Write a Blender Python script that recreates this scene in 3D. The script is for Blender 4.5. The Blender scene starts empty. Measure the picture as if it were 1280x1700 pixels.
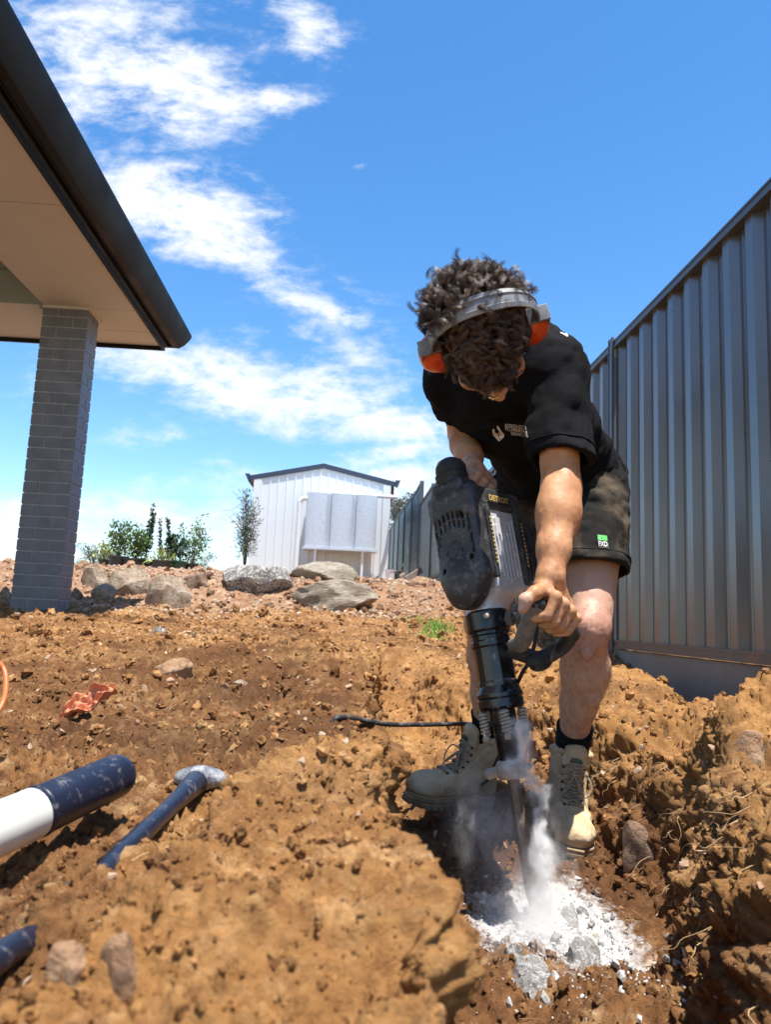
import bpy, math, random
import numpy as np
from mathutils import Vector, Matrix
R=math.radians
random.seed(7); RNG=np.random.default_rng(11)
SC=bpy.context.scene; COL=SC.collection
# ------------------------------------------------------------------ camera
def nrm(v):
    v=np.asarray(v,float); return v/np.linalg.norm(v)
_Y=nrm([-65,-176,-1250]); _Z=np.array([380,8750,-1250.]); _Z=nrm(_Z-_Y*(_Z@_Y)); _X=np.cross(_Y,_Z)
CM=np.array([_X,_Y,_Z])
def ray(px,py): return CM@np.array([px-640,850-py,-1250.])
def atY(px,py,y): r=ray(px,py); return r*(y/r[1])
def atZ(px,py,z): r=ray(px,py); return r*(z/r[2])
cam=bpy.data.cameras.new('camera'); camo=bpy.data.objects.new('camera',cam); COL.objects.link(camo)
camo.matrix_world=Matrix([list(CM[i])+[0] for i in range(3)]+[[0,0,0,1]])
cam.sensor_fit='VERTICAL'; cam.sensor_height=36; cam.sensor_width=27; cam.lens=1250/1700*36
cam.clip_start=.02; cam.clip_end=3000
cam.dof.use_dof=True; cam.dof.focus_distance=1.75; cam.dof.aperture_fstop=9.5
SC.camera=camo
# ------------------------------------------------------------------ light
SUN_DIR=nrm([.13,-.21,1.0])            # towards the sun
el=math.asin(SUN_DIR[2]); az=math.atan2(SUN_DIR[0],SUN_DIR[1])
sl=bpy.data.lights.new('sun','SUN'); so=bpy.data.objects.new('sun',sl); COL.objects.link(so)
sl.energy=5.0; sl.angle=R(.53); sl.color=(1,.95,.87)
so.rotation_euler=Vector(SUN_DIR).to_track_quat('Z','Y').to_euler(); so.location=(0,0,30)
W=bpy.data.worlds.new('World'); SC.world=W; W.use_nodes=True
nt=W.node_tree; N=nt.nodes; L=nt.links
for n_ in list(N): N.remove(n_)
def mth(nt,op,a,b=None,c=None,clamp=False):
    n=nt.nodes.new('ShaderNodeMath'); n.operation=op; n.use_clamp=clamp
    for i,v in enumerate((a,b,c)):
        if v is None: continue
        if isinstance(v,(int,float)): n.inputs[i].default_value=v
        else: nt.links.new(v,n.inputs[i])
    return n.outputs[0]
out=N.new('ShaderNodeOutputWorld'); bg=N.new('ShaderNodeBackground'); L.new(bg.outputs[0],out.inputs[0])
sky=N.new('ShaderNodeTexSky'); sky.sky_type='NISHITA'; sky.sun_disc=False
sky.sun_elevation=el; sky.sun_rotation=az; sky.air_density=1.0; sky.dust_density=.2; sky.ozone_density=1.6
hs=N.new('ShaderNodeHueSaturation'); hs.inputs['Saturation'].default_value=1.30; hs.inputs['Value'].default_value=1.0
L.new(sky.outputs[0],hs.inputs['Color'])
tc=N.new('ShaderNodeTexCoord'); sx=N.new('ShaderNodeSeparateXYZ'); L.new(tc.outputs['Generated'],sx.inputs[0])
dy=mth(nt,'MAXIMUM',sx.outputs[1],.08)
U=mth(nt,'DIVIDE',sx.outputs[0],dy); V=mth(nt,'DIVIDE',sx.outputs[2],dy)
# cloud masses: px, py, half-width, half-height, tilt (deg), strength
CL=[(180,90,291,177,10,1.0),(330,170,134,70,10,.6),(520,30,112,70,35,.75),(300,320,212,59,14,.85),(400,420,195,62,22,.9),
    (250,370,89,70,30,.55),(560,520,123,25,8,.65),(600,585,120,40,20,.65),(640,485,78,25,5,.6),
    (300,610,224,59,6,.9),(540,665,235,59,8,1.0),(250,715,134,33,4,.7),(640,800,145,47,-12,.85),(620,755,100,16,-10,.6),
    (700,720,67,16,-5,.7),(380,790,179,29,-2,.55),(330,860,336,64,0,.7),(40,640,67,47,10,.6),(30,880,168,70,0,.8),(610,265,38,10,-20,.5),
    (455,160,67,18,-8,.5),(760,700,67,21,0,.4),(560,900,224,47,0,.6),(100,560,168,25,0,.4),(720,860,134,70,0,.6),(1225,95,44,9,0,.12),(470,700,150,30,6,.4),(620,690,120,24,5,.35)]
acc=None
cv=N.new('ShaderNodeCombineXYZ'); L.new(U,cv.inputs[0]); L.new(V,cv.inputs[1])
def cnoise(sx_,sy_,scale,det,rough,dist=0.,off=0.):
    mp=N.new('ShaderNodeMapping'); mp.inputs['Scale'].default_value=(sx_,sy_,1); mp.inputs['Location'].default_value=(off,off,0)
    mp.inputs['Rotation'].default_value=(0,0,R(12))
    L.new(cv.outputs[0],mp.inputs[0]); n=N.new('ShaderNodeTexNoise'); n.inputs['Scale'].default_value=scale
    n.inputs['Detail'].default_value=det; n.inputs['Roughness'].default_value=rough; n.inputs['Distortion'].default_value=dist
    L.new(mp.outputs[0],n.inputs[0]); return n.outputs[0]
w1=cnoise(1,1.6,5,5,.6,0,3.1); w2=cnoise(1,1.6,5,5,.6,0,7.7)
Uw=mth(nt,'ADD',U,mth(nt,'MULTIPLY',mth(nt,'SUBTRACT',w1,.5),.16)); Vw=mth(nt,'ADD',V,mth(nt,'MULTIPLY',mth(nt,'SUBTRACT',w2,.5),.10))
for (cx,cy,rx,ry,t,s) in CL:
    r0=ray(cx,cy); u0=r0[0]/r0[1]; v0=r0[2]/r0[1]; c_,s_=math.cos(R(-t)),math.sin(R(-t)); k=1/r0[1]
    du=mth(nt,'SUBTRACT',Uw,u0); dv=mth(nt,'SUBTRACT',Vw,v0)
    a=mth(nt,'ADD',mth(nt,'MULTIPLY',du,c_/(rx*k)),mth(nt,'MULTIPLY',dv,s_/(rx*k)))
    b=mth(nt,'ADD',mth(nt,'MULTIPLY',du,-s_/(ry*k)),mth(nt,'MULTIPLY',dv,c_/(ry*k)))
    q=mth(nt,'ADD',mth(nt,'MULTIPLY',a,a),mth(nt,'MULTIPLY',b,b))
    g=mth(nt,'MULTIPLY',mth(nt,'POWER',2.718,mth(nt,'MULTIPLY',q,-1.1)),s)
    acc=g if acc is None else mth(nt,'ADD',acc,g)
n1=cnoise(1,2.3,7,11,.63,.35); n2=cnoise(1,1.8,26,6,.65,.2,2.2)
dens=mth(nt,'ADD',mth(nt,'MULTIPLY',mth(nt,'SUBTRACT',n1,.5),2.6),mth(nt,'MULTIPLY',mth(nt,'SUBTRACT',n2,.5),1.5))
dens=mth(nt,'ADD',mth(nt,'MULTIPLY',mth(nt,'MINIMUM',acc,1.25),1.25),mth(nt,'SUBTRACT',mth(nt,'MULTIPLY',dens,mth(nt,'ADD',mth(nt,'MULTIPLY',acc,.65),.5)),.50))
mr=N.new('ShaderNodeMapRange'); mr.interpolation_type='SMOOTHSTEP'; L.new(dens,mr.inputs[0])
mr.inputs[1].default_value=-.06; mr.inputs[2].default_value=1.35; mr.inputs[3].default_value=0; mr.inputs[4].default_value=.97
# clouds where the photo does not look
up=mth(nt,'MAXIMUM',sx.outputs[2],.05); pv=N.new('ShaderNodeCombineXYZ'); L.new(mth(nt,'DIVIDE',sx.outputs[0],up),pv.inputs[0]); L.new(mth(nt,'DIVIDE',sx.outputs[1],up),pv.inputs[1])
nb=N.new('ShaderNodeTexNoise'); nb.inputs['Scale'].default_value=1.1; nb.inputs['Detail'].default_value=6; L.new(pv.outputs[0],nb.inputs[0])
mb_=N.new('ShaderNodeMapRange'); L.new(nb.outputs[0],mb_.inputs[0]); mb_.inputs[1].default_value=.5; mb_.inputs[2].default_value=.7
back=N.new('ShaderNodeMapRange'); L.new(sx.outputs[1],back.inputs[0]); back.inputs[1].default_value=.1; back.inputs[2].default_value=-.15
front=N.new('ShaderNodeMapRange'); L.new(sx.outputs[1],front.inputs[0]); front.inputs[1].default_value=.1; front.inputs[2].default_value=.3
cf=mth(nt,'ADD',mth(nt,'MULTIPLY',mr.outputs[0],front.outputs[0]),mth(nt,'MULTIPLY',mb_.outputs[0],back.outputs[0]),clamp=True)
mx=N.new('ShaderNodeMix'); mx.data_type='RGBA'; L.new(cf,mx.inputs[0]); L.new(hs.outputs[0],mx.inputs[6]); mx.inputs[7].default_value=(4.5,4.6,4.7,1)
L.new(mx.outputs[2],bg.inputs[0]); bg.inputs[1].default_value=.15
W.cycles.sampling_method='MANUAL'; W.cycles.sample_map_resolution=512
SC.view_settings.view_transform='Standard'; SC.view_settings.look='None'; SC.view_settings.exposure=.76; SC.view_settings.gamma=1
SC.cycles.use_denoising=True
SC.cycles.max_bounces=6; SC.cycles.volume_bounces=4; SC.cycles.transparent_max_bounces=6
SC.cycles.volume_step_rate=1.0; SC.cycles.volume_max_steps=128
# ------------------------------------------------------------------ helpers
def tag(o,label=None,cat=None,group=None,kind=None):
    if label: o['label']=label
    if cat: o['category']=cat
    if group: o['group']=group
    if kind: o['kind']=kind
    return o
def empty(name,loc=(0,0,0),rz=0):
    o=bpy.data.objects.new(name,None); COL.objects.link(o); o.location=loc; o.rotation_euler=(0,0,rz); o.empty_display_size=.1; return o
def flist(F_):
    if isinstance(F_,list) and (len(F_)==0 or np.ndim(F_[0])==1): F_=[np.asarray(F_)]
    return [np.asarray(f,np.int32).reshape(-1,np.shape(f)[-1]) for f in (F_ if isinstance(F_,list) else [F_]) if len(f)]
def mk(name,V_,F_,mat=None,parent=None,smooth=True,attrs=None):
    """V (n,3), F either (m,k) array or list of such arrays"""
    me=bpy.data.meshes.new(name); V_=np.asarray(V_,np.float32)
    Fs=[]
    for f in flist(F_): Fs.append(f)
    me.vertices.add(len(V_)); me.vertices.foreach_set('co',V_.ravel())
    loops=np.concatenate([f.ravel() for f in Fs]); tot=np.concatenate([np.full(len(f),f.shape[1],np.int32) for f in Fs])
    me.loops.add(len(loops)); me.loops.foreach_set('vertex_index',loops)
    me.polygons.add(len(tot)); st=np.concatenate([[0],np.cumsum(tot)[:-1]]).astype(np.int32)
    me.polygons.foreach_set('loop_start',st); me.polygons.foreach_set('loop_total',tot)
    me.polygons.foreach_set('use_smooth',np.full(len(tot),bool(smooth)))
    if attrs:
        for k,a in attrs.items():
            at=me.attributes.new(k,'FLOAT','POINT'); at.data.foreach_set('value',np.asarray(a,np.float32))
    me.update(calc_edges=True); me.validate()
    if mat: me.materials.append(mat)
    o=bpy.data.objects.new(name,me); COL.objects.link(o)
    if parent: o.parent=parent
    return o
class MB:
    def __init__(s): s.v=[]; s.f={}; s.n=0
    def add(s,V_,F_):
        V_=np.asarray(V_,float); s.v.append(V_)
        if isinstance(F_,list) and len(F_) and np.ndim(F_[0])==1 and len({len(q) for q in F_})>1: F_=[[q] for q in F_]
        for f in flist(F_):
            if len(f): s.f.setdefault(f.shape[1],[]).append(f+s.n)
        s.n+=len(V_); return s
    def box(s,a,b,M=None):
        x0,y0,z0=a; x1,y1,z1=b
        V_=np.array([(x,y,z) for x in (x0,x1) for y in (y0,y1) for z in (z0,z1)],float)
        if M is not None: V_=V_@np.asarray(M)[:3,:3].T+np.asarray(M)[:3,3]
        return s.add(V_,[[0,1,3,2],[4,6,7,5],[0,4,5,1],[2,3,7,6],[0,2,6,4],[1,5,7,3]])
    def bar(s,p,q,w,h=None,up=(0,0,1)):
        p=np.array(p,float); q=np.array(q,float); h=h or w; d=nrm(q-p); u=np.array(up,float)
        if abs(d@nrm(u))>.99: u=np.array([1,0,0.])
        r=nrm(np.cross(d,u)); u=np.cross(r,d); l=np.linalg.norm(q-p)
        M=np.eye(4); M[:3,0]=r; M[:3,1]=d; M[:3,2]=u; M[:3,3]=p
        return s.box((-w/2,0,-h/2),(w/2,l,h/2),M)
    def tube(s,P,r,n=8,cap=True,flat=1.,upv=None):
        P=np.asarray(P,float); m=len(P); r=np.broadcast_to(np.asarray(r,float),(m,))
        T=np.gradient(P,axis=0); T/=np.linalg.norm(T,axis=1)[:,None]+1e-12
        u=np.array(upv,float) if upv is not None else np.array([0,0,1.]) if abs(T[0,2])<.9 else np.array([1.,0,0])
        Vs=[]
        for i in range(m):
            a=np.cross(T[i],u); a/=np.linalg.norm(a)+1e-12; b=np.cross(a,T[i]); u=b if upv is None else u
            t=np.arange(n)*2*np.pi/n
            Vs.append(P[i]+r[i]*(np.cos(t)[:,None]*a*flat+np.sin(t)[:,None]*b))
        V_=np.concatenate(Vs); i=np.arange(m-1)[:,None]*n; j=np.arange(n)[None]; k=(j+1)%n
        F_=np.stack([i+j,i+k,i+n+k,i+n+j],-1).reshape(-1,4)
        s.add(V_,F_)
        if cap:
            base=s.n-len(V_); 
            s.f.setdefault(n,[]).append(np.array([list(range(base+n-1,base-1,-1)),list(range(base+(m-1)*n,base+m*n))]))
        return s
    def lathe(s,prof,p,d,n=24,M=None):
        """prof [(r,h)], axis from p along d"""
        p=np.array(p,float); d=nrm(d); u=np.array([0,0,1.]) if abs(d[2])<.9 else np.array([1.,0,0])
        a=nrm(np.cross(d,u)); b=np.cross(a,d)*-1; t=np.arange(n)*2*np.pi/n
        V_=np.concatenate([p+h*d+r_*(np.cos(t)[:,None]*a+np.sin(t)[:,None]*b) for r_,h in prof]); m=len(prof)
        i=np.arange(m-1)[:,None]*n; j=np.arange(n)[None]; k=(j+1)%n
        s.add(V_,np.stack([i+j,i+k,i+n+k,i+n+j],-1).reshape(-1,4))
        base=s.n-len(V_)
        s.f.setdefault(n,[]).append(np.array([list(range(base+n-1,base-1,-1)),list(range(base+(m-1)*n,base+m*n))]))
        return s
    def build(s,name,mat,parent=None,smooth=False,attrs=None):
        return mk(name,np.concatenate(s.v),[np.concatenate(f) for f in s.f.values()],mat,parent,smooth,attrs)
def bevel(o,w,seg=2,ang=35):
    m=o.modifiers.new('b','BEVEL'); m.width=w; m.segments=seg; m.limit_method='ANGLE'; m.angle_limit=R(ang); m.harden_normals=False; return o
def autosmooth(o,ang=35):
    me=o.data; me.polygons.foreach_set('use_smooth',np.ones(len(me.polygons),bool))
    me.set_sharp_from_angle(angle=R(ang)); return o
def spline(P,n):
    P=np.asarray(P,float); m=len(P); Q=np.vstack([2*P[0]-P[1],P,2*P[-1]-P[-2]]); t=np.linspace(0,m-1-1e-6,n); i=t.astype(int); f=(t-i)[:,None]
    a,b,c,d=Q[i],Q[i+1],Q[i+2],Q[i+3]
    return .5*((2*b)+(-a+c)*f+(2*a-5*b+4*c-d)*f**2+(-a+3*b-3*c+d)*f**3)
# noise ---------------------------------------------------------------
def _h(x,y,z,s):
    h=(x*73856093)^(y*19349663)^(z*83492791)^(s*2654435)
    h=(h^(h>>13))*1274126177; h=h^(h>>16)
    return (h&0xffffff).astype(np.float32)/16777215.
def vnoise(P,s=0):
    P=np.asarray(P,np.float32); I=np.floor(P); f=P-I; I=I.astype(np.int64); f=f*f*f*(f*(f*6-15)+10)
    x,y,z=I[...,0],I[...,1],I[...,2]; fx,fy,fz=f[...,0],f[...,1],f[...,2]; r=0
    for dx in (0,1):
        wx=fx if dx else 1-fx
        for dy_ in (0,1):
            wy=fy if dy_ else 1-fy
            for dz in (0,1): r=r+_h(x+dx,y+dy_,z+dz,s)*wx*wy*(fz if dz else 1-fz)
    return r*2-1
def fbm(P,sc,oct_=4,g=.5,s=0):
    r=0; a=1; P=np.asarray(P,np.float32)*sc
    for i in range(oct_): r=r+a*vnoise(P+i*17.3,s+i); a*=g; P=P*2.03
    return r
def worley(P,s=0,second=False):
    P=np.asarray(P,np.float32); I=np.floor(P).astype(np.int64); f=P-I
    b=np.full(P.shape[:-1],9,np.float32); b2=b.copy(); idv=np.zeros(P.shape[:-1],np.float32)
    for dx in (-1,0,1):
        for dy_ in (-1,0,1):
            for dz in (-1,0,1):
                x,y,z=I[...,0]+dx,I[...,1]+dy_,I[...,2]+dz
                a=_h(x,y,z,s); q=(dx+a-f[...,0])**2
                q=q+(dy_+_h(x,y,z,s+1)-f[...,1])**2; q=q+(dz+_h(x,y,z,s+2)-f[...,2])**2
                m=q<b; b2=np.where(m,b,np.minimum(b2,q)); b=np.where(m,q,b); idv=np.where(m,a,idv)
    return np.sqrt(b),np.sqrt(b2),idv
def ss(a,b,x): t=np.clip((x-a)/(b-a),0,1); return t*t*(3-2*t)
# SDF modelling ---------------------------------------------------------
class SDF:
    """signed distance field on a lattice; primitives are evaluated only in their own block"""
    def __init__(s,lo,hi,h):
        s.lo=np.array(lo,float); s.h=h; s.n=np.ceil((np.array(hi)-s.lo)/h).astype(int)+1
        s.f=np.full(s.n,.06,np.float32)
    def blk(s,lo,hi):
        a=np.clip(np.floor((np.array(lo)-s.lo)/s.h).astype(int),0,s.n); b=np.clip(np.ceil((np.array(hi)-s.lo)/s.h).astype(int)+1,0,s.n)
        sl=tuple(slice(i,j) for i,j in zip(a,b)); ax=[s.lo[i]+s.h*np.arange(a[i],b[i]) for i in range(3)]
        return sl,np.stack(np.meshgrid(*ax,indexing='ij'),-1).astype(np.float32)
    def comb(s,sl,d,k,sub=False):
        f=s.f[sl]
        if sub:
            d=-d
            if k>0: h=np.clip(.5-.5*(f-d)/k,0,1); s.f[sl]=f*(1-h)+d*h+k*h*(1-h)
            else: s.f[sl]=np.maximum(f,d)
        else:
            if k>0: h=np.clip(.5+.5*(f-d)/k,0,1); s.f[sl]=f*(1-h)+d*h-k*h*(1-h)
            else: s.f[sl]=np.minimum(f,d)
    def cone(s,a,b,ra,rb=None,k=.01,sub=False):
        a=np.array(a,float); b=np.array(b,float); rb=ra if rb is None else rb; m=max(ra,rb)+.05+k
        sl,P=s.blk(np.minimum(a,b)-m,np.maximum(a,b)+m)
        if P.size==0: return s
        ba=b-a; t=np.clip(((P-a)@ba)/(ba@ba+1e-12),0,1); d=np.linalg.norm(P-a-t[...,None]*ba,axis=-1)-(ra+(rb-ra)*t)
        s.comb(sl,d,k,sub); return s
    def chain(s,pts,rs,k=.01):
        for i in range(len(pts)-1): s.cone(pts[i],pts[i+1],rs[i],rs[i+1],k)
        return s
    def ell(s,c,r,M=None,k=.01,sub=False):
        """r = radii along the columns of M"""
        c=np.array(c,float); r=np.array(r,float); M=np.eye(3) if M is None else np.asarray(M,float); e=np.sqrt(((M*r)**2).sum(1))+.05+k
        sl,P=s.blk(c-e,c+e)
        if P.size==0: return s
        q=(P-c)@M; k0=np.linalg.norm(q/r,axis=-1); k1=np.linalg.norm(q/r**2,axis=-1)+1e-9
        s.comb(sl,k0*(k0-1)/k1,k,sub); return s
    def box(s,c,r,M=None,rd=.005,k=0,sub=False):
        c=np.array(c,float); r=np.array(r,float); M=np.eye(3) if M is None else np.asarray(M,float); e=(np.abs(M)*r).sum(1)+.05+k
        sl,P=s.blk(c-e,c+e)
        if P.size==0: return s
        q=np.abs((P-c)@M)-(r-rd); d=np.linalg.norm(np.maximum(q,0),axis=-1)+np.minimum(q.max(-1),0)-rd
        s.comb(sl,d,k,sub); return s
    def cyl(s,a,b,r,rd=.002,k=0,sub=False):
        a=np.array(a,float); b=np.array(b,float); m=r+.05; l=np.linalg.norm(b-a); d_=(b-a)/l
        sl,P=s.blk(np.minimum(a,b)-m,np.maximum(a,b)+m)
        if P.size==0: return s
        q=P-(a+b)/2; t=q@d_; rr=np.linalg.norm(q-t[...,None]*d_,axis=-1); x=rr-(r-rd); y=np.abs(t)-(l/2-rd)
        d=np.sqrt(np.maximum(x,0)**2+np.maximum(y,0)**2)+np.minimum(np.maximum(x,y),0)-rd
        s.comb(sl,d,k,sub); return s
    def plane(s,p,n,k=0):
        """keep the side the normal points away from"""
        sl,P=s.blk(s.lo,s.lo+s.h*s.n); d=(P-np.array(p,float))@nrm(n)
        s.comb(sl,-d,k,True); return s
    def disp(s,fn,band=.03):
        m=np.abs(s.f)<band; idx=np.argwhere(m); P=s.lo+idx*s.h; s.f[m]+=fn(P).astype(np.float32); return s
    def mesh(s):
        f=s.f; neg=f<0; X,Y_,Z_=f.shape
        c=np.zeros((X-1,Y_-1,Z_-1),np.uint8)
        for a in (0,1):
            for b in (0,1):
                for d in (0,1): c+=neg[a:X-1+a,b:Y_-1+b,d:Z_-1+d]
        act=(c>0)&(c<8); idx=np.argwhere(act); ID=np.full(act.shape,-1,np.int32); ID[act]=np.arange(len(idx))
        S=np.zeros((len(idx),3)); C=np.zeros(len(idx)); i,j,k=idx.T
        for ax in range(3):
            o1,o2=[q for q in range(3) if q!=ax]
            for a in (0,1):
                for b in (0,1):
                    o=np.zeros(3,int); o[o1]=a; o[o2]=b; e=np.zeros(3,int); e[ax]=1
                    v0=f[i+o[0],j+o[1],k+o[2]]; v1=f[i+o[0]+e[0],j+o[1]+e[1],k+o[2]+e[2]]
                    m=(v0<0)!=(v1<0); t=np.where(m,v0/np.where(v0-v1==0,1,v0-v1),0)
                    S+=np.where(m[:,None],o+e*t[:,None],0); C+=m
        V_=s.lo+s.h*(idx+S/C[:,None]); Fs=[]
        for ax in range(3):
            o1,o2=(ax+1)%3,(ax+2)%3; e=np.zeros(3,int); e[ax]=1
            A=neg[:X-e[0],:Y_-e[1],:Z_-e[2]]; B=neg[e[0]:,e[1]:,e[2]:]; q=np.argwhere(A!=B)
            q=q[(q[:,o1]>0)&(q[:,o2]>0)&(q[:,o1]<s.n[o1]-1)&(q[:,o2]<s.n[o2]-1)]
            u=np.zeros(3,int); u[o1]=1; w=np.zeros(3,int); w[o2]=1
            g=lambda r: ID[r[:,0],r[:,1],r[:,2]]
            quad=np.stack([g(q-u-w),g(q-w),g(q),g(q-u)],1); fl=B[q[:,0],q[:,1],q[:,2]]
            quad[fl]=quad[fl][:,::-1]; Fs.append(quad)
        F_=np.concatenate(Fs); F_=F_[(F_>=0).all(1)]
        return V_,F_
def lap(V_,F_,it=2,lam=.5):
    n=len(V_); E=np.concatenate([F_[:,[0,1]],F_[:,[1,2]],F_[:,[2,3]],F_[:,[3,0]]]); E=np.unique(np.sort(E,1),axis=0)
    deg=np.bincount(E.ravel(),minlength=n)[:,None]+1e-9
    for _ in range(it):
        S=np.stack([np.bincount(E[:,0],V_[E[:,1],c],n)+np.bincount(E[:,1],V_[E[:,0],c],n) for c in range(3)],1)
        V_=V_+lam*(S/deg-V_)
    return V_
def vnormals(V_,F_):
    q=np.cross(V_[F_[:,2]]-V_[F_[:,0]],V_[F_[:,3%F_.shape[1]]]-V_[F_[:,1]]); n=len(V_)
    Nn=np.stack([sum(np.bincount(F_[:,i],q[:,c],n) for i in range(F_.shape[1])) for c in range(3)],1)
    return Nn/(np.linalg.norm(Nn,axis=1)[:,None]+1e-12)
# materials -------------------------------------------------------------
def newmat(name):
    m=bpy.data.materials.new(name); m.use_nodes=True; nt=m.node_tree; return m,nt,nt.nodes['Principled BSDF']
def nz(nt,scale,det=4,rough=.5,vec=None,dist=0,typ='NOISE'):
    if typ=='NOISE':
        n=nt.nodes.new('ShaderNodeTexNoise'); n.inputs['Detail'].default_value=det; n.inputs['Roughness'].default_value=rough; n.inputs['Distortion'].default_value=dist
    else: n=nt.nodes.new('ShaderNodeTexVoronoi')
    n.inputs['Scale'].default_value=scale
    if vec is None:
        t=nt.nodes.new('ShaderNodeTexCoord'); vec=t.outputs['Object']
    nt.links.new(vec,n.inputs['Vector']); return n.outputs[0]
def ramp(nt,f,stops):
    r=nt.nodes.new('ShaderNodeValToRGB'); e=r.color_ramp.elements
    while len(e)<len(stops): e.new(.5)
    for i,(p,c) in enumerate(stops): e[i].position=p; e[i].color=tuple(c)+(1,) if len(c)==3 else c
    nt.links.new(f,r.inputs[0]); return r.outputs[0]
def mixc(nt,f,a,b,mode='MIX'):
    m=nt.nodes.new('ShaderNodeMix'); m.data_type='RGBA'; m.blend_type=mode
    for i,v in ((0,f),(6,a),(7,b)):
        if isinstance(v,(int,float)): m.inputs[i].default_value=v
        elif isinstance(v,tuple): m.inputs[i].default_value=tuple(v)+(1,)
        else: nt.links.new(v,m.inputs[i])
    return m.outputs[2]
def bump(nt,bs,h,st=.3,d=.01):
    b=nt.nodes.new('ShaderNodeBump'); b.inputs['Strength'].default_value=st; b.inputs['Distance'].default_value=d
    nt.links.new(h,b.inputs['Height']); nt.links.new(b.outputs[0],bs.inputs['Normal']); return b
def attr(nt,name):
    a=nt.nodes.new('ShaderNodeAttribute'); a.attribute_name=name; return a.outputs['Fac']
def simple(name,c,rough=.5,metal=0,nscale=0,c2=None,bst=0,bsc=50,spec=.5,coat=0,thr=(.4,.65),bd=.002):
    m,nt,b=newmat(name); b.inputs['Base Color'].default_value=tuple(c)+(1,); b.inputs['Roughness'].default_value=rough
    b.inputs['Metallic'].default_value=metal; b.inputs['Specular IOR Level'].default_value=spec; b.inputs['Coat Weight'].default_value=coat
    if c2:
        f=nz(nt,nscale,6,.6); col=ramp(nt,f,[(thr[0],c),(thr[1],c2)]); nt.links.new(col,b.inputs['Base Color'])
        rr=nt.nodes.new('ShaderNodeMapRange'); nt.links.new(f,rr.inputs[0]); rr.inputs[1].default_value=.3; rr.inputs[2].default_value=.7
        rr.inputs[3].default_value=rough*.85; rr.inputs[4].default_value=min(1,rough*1.3); nt.links.new(rr.outputs[0],b.inputs['Roughness'])
    if bst: bump(nt,b,nz(nt,bsc,4),bst,bd)
    return m
M={}
def soil_mat(name,tint=None):
    m,nt,b=newmat(name); g=nt.nodes.new('ShaderNodeNewGeometry').outputs['Position']
    a=nz(nt,2.2,6,.6,g); c=ramp(nt,a,[(.32,(.19,.085,.032)),(.5,(.33,.162,.060)),(.68,(.49,.29,.125))])
    f=nz(nt,60,5,.65,g); c=mixc(nt,ramp(nt,f,[(.35,(1,1,1)),(.6,(0,0,0))]),c,(.13,.058,.024))
    f2=nz(nt,23,6,.7,g); c=mixc(nt,ramp(nt,f2,[(.52,(0,0,0)),(.75,(1,1,1))]),c,(.62,.40,.2))
    f3=nz(nt,380,2,.6,g); c=mixc(nt,ramp(nt,f3,[(.64,(0,0,0)),(.76,(.6,.6,.6))]),c,(.60,.42,.25))
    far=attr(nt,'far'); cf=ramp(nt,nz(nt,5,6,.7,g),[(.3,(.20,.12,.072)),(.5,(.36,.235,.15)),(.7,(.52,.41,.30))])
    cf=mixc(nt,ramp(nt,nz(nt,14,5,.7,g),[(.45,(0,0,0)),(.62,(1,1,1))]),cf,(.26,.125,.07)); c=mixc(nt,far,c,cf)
    gd=mth(nt,'MULTIPLY',attr(nt,'gold'),ramp(nt,nz(nt,9,6,.7,g),[(.25,(.25,.25,.25)),(.6,(.85,.85,.85))])); c=mixc(nt,gd,c,ramp(nt,nz(nt,34,6,.7,g),[(.3,(.26,.115,.036)),(.55,(.43,.225,.078)),(.75,(.56,.34,.14))]))
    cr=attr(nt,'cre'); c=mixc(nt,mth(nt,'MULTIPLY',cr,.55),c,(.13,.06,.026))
    c=mixc(nt,mth(nt,'MULTIPLY',attr(nt,'darkened'),.8),c,(.075,.033,.016))
    d=attr(nt,'dust'); dn=mth(nt,'ADD',d,mth(nt,'MULTIPLY',mth(nt,'SUBTRACT',nz(nt,55,6,.75,g),.5),.9)); dm=ramp(nt,dn,[(.38,(0,0,0)),(.62,(1,1,1))])
    c=mixc(nt,dm,c,(.54,.53,.52))
    if tint is not None: c=mixc(nt,.999,c,mixc(nt,attr(nt,'rnd'),(.62,.62,.62),(1.35,1.35,1.35)),'MULTIPLY')
    nt.links.new(c,b.inputs['Base Color']); b.inputs['Roughness'].default_value=.95; b.inputs['Specular IOR Level'].default_value=.15
    h=mth(nt,'ADD',nz(nt,120,6,.75,g),mth(nt,'MULTIPLY',nz(nt,420,3,.7,g),.4)); bump(nt,b,h,.8,.007)
    return m
M['soil']=soil_mat('soil'); M['clod']=soil_mat('soil_clod',1)
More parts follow.
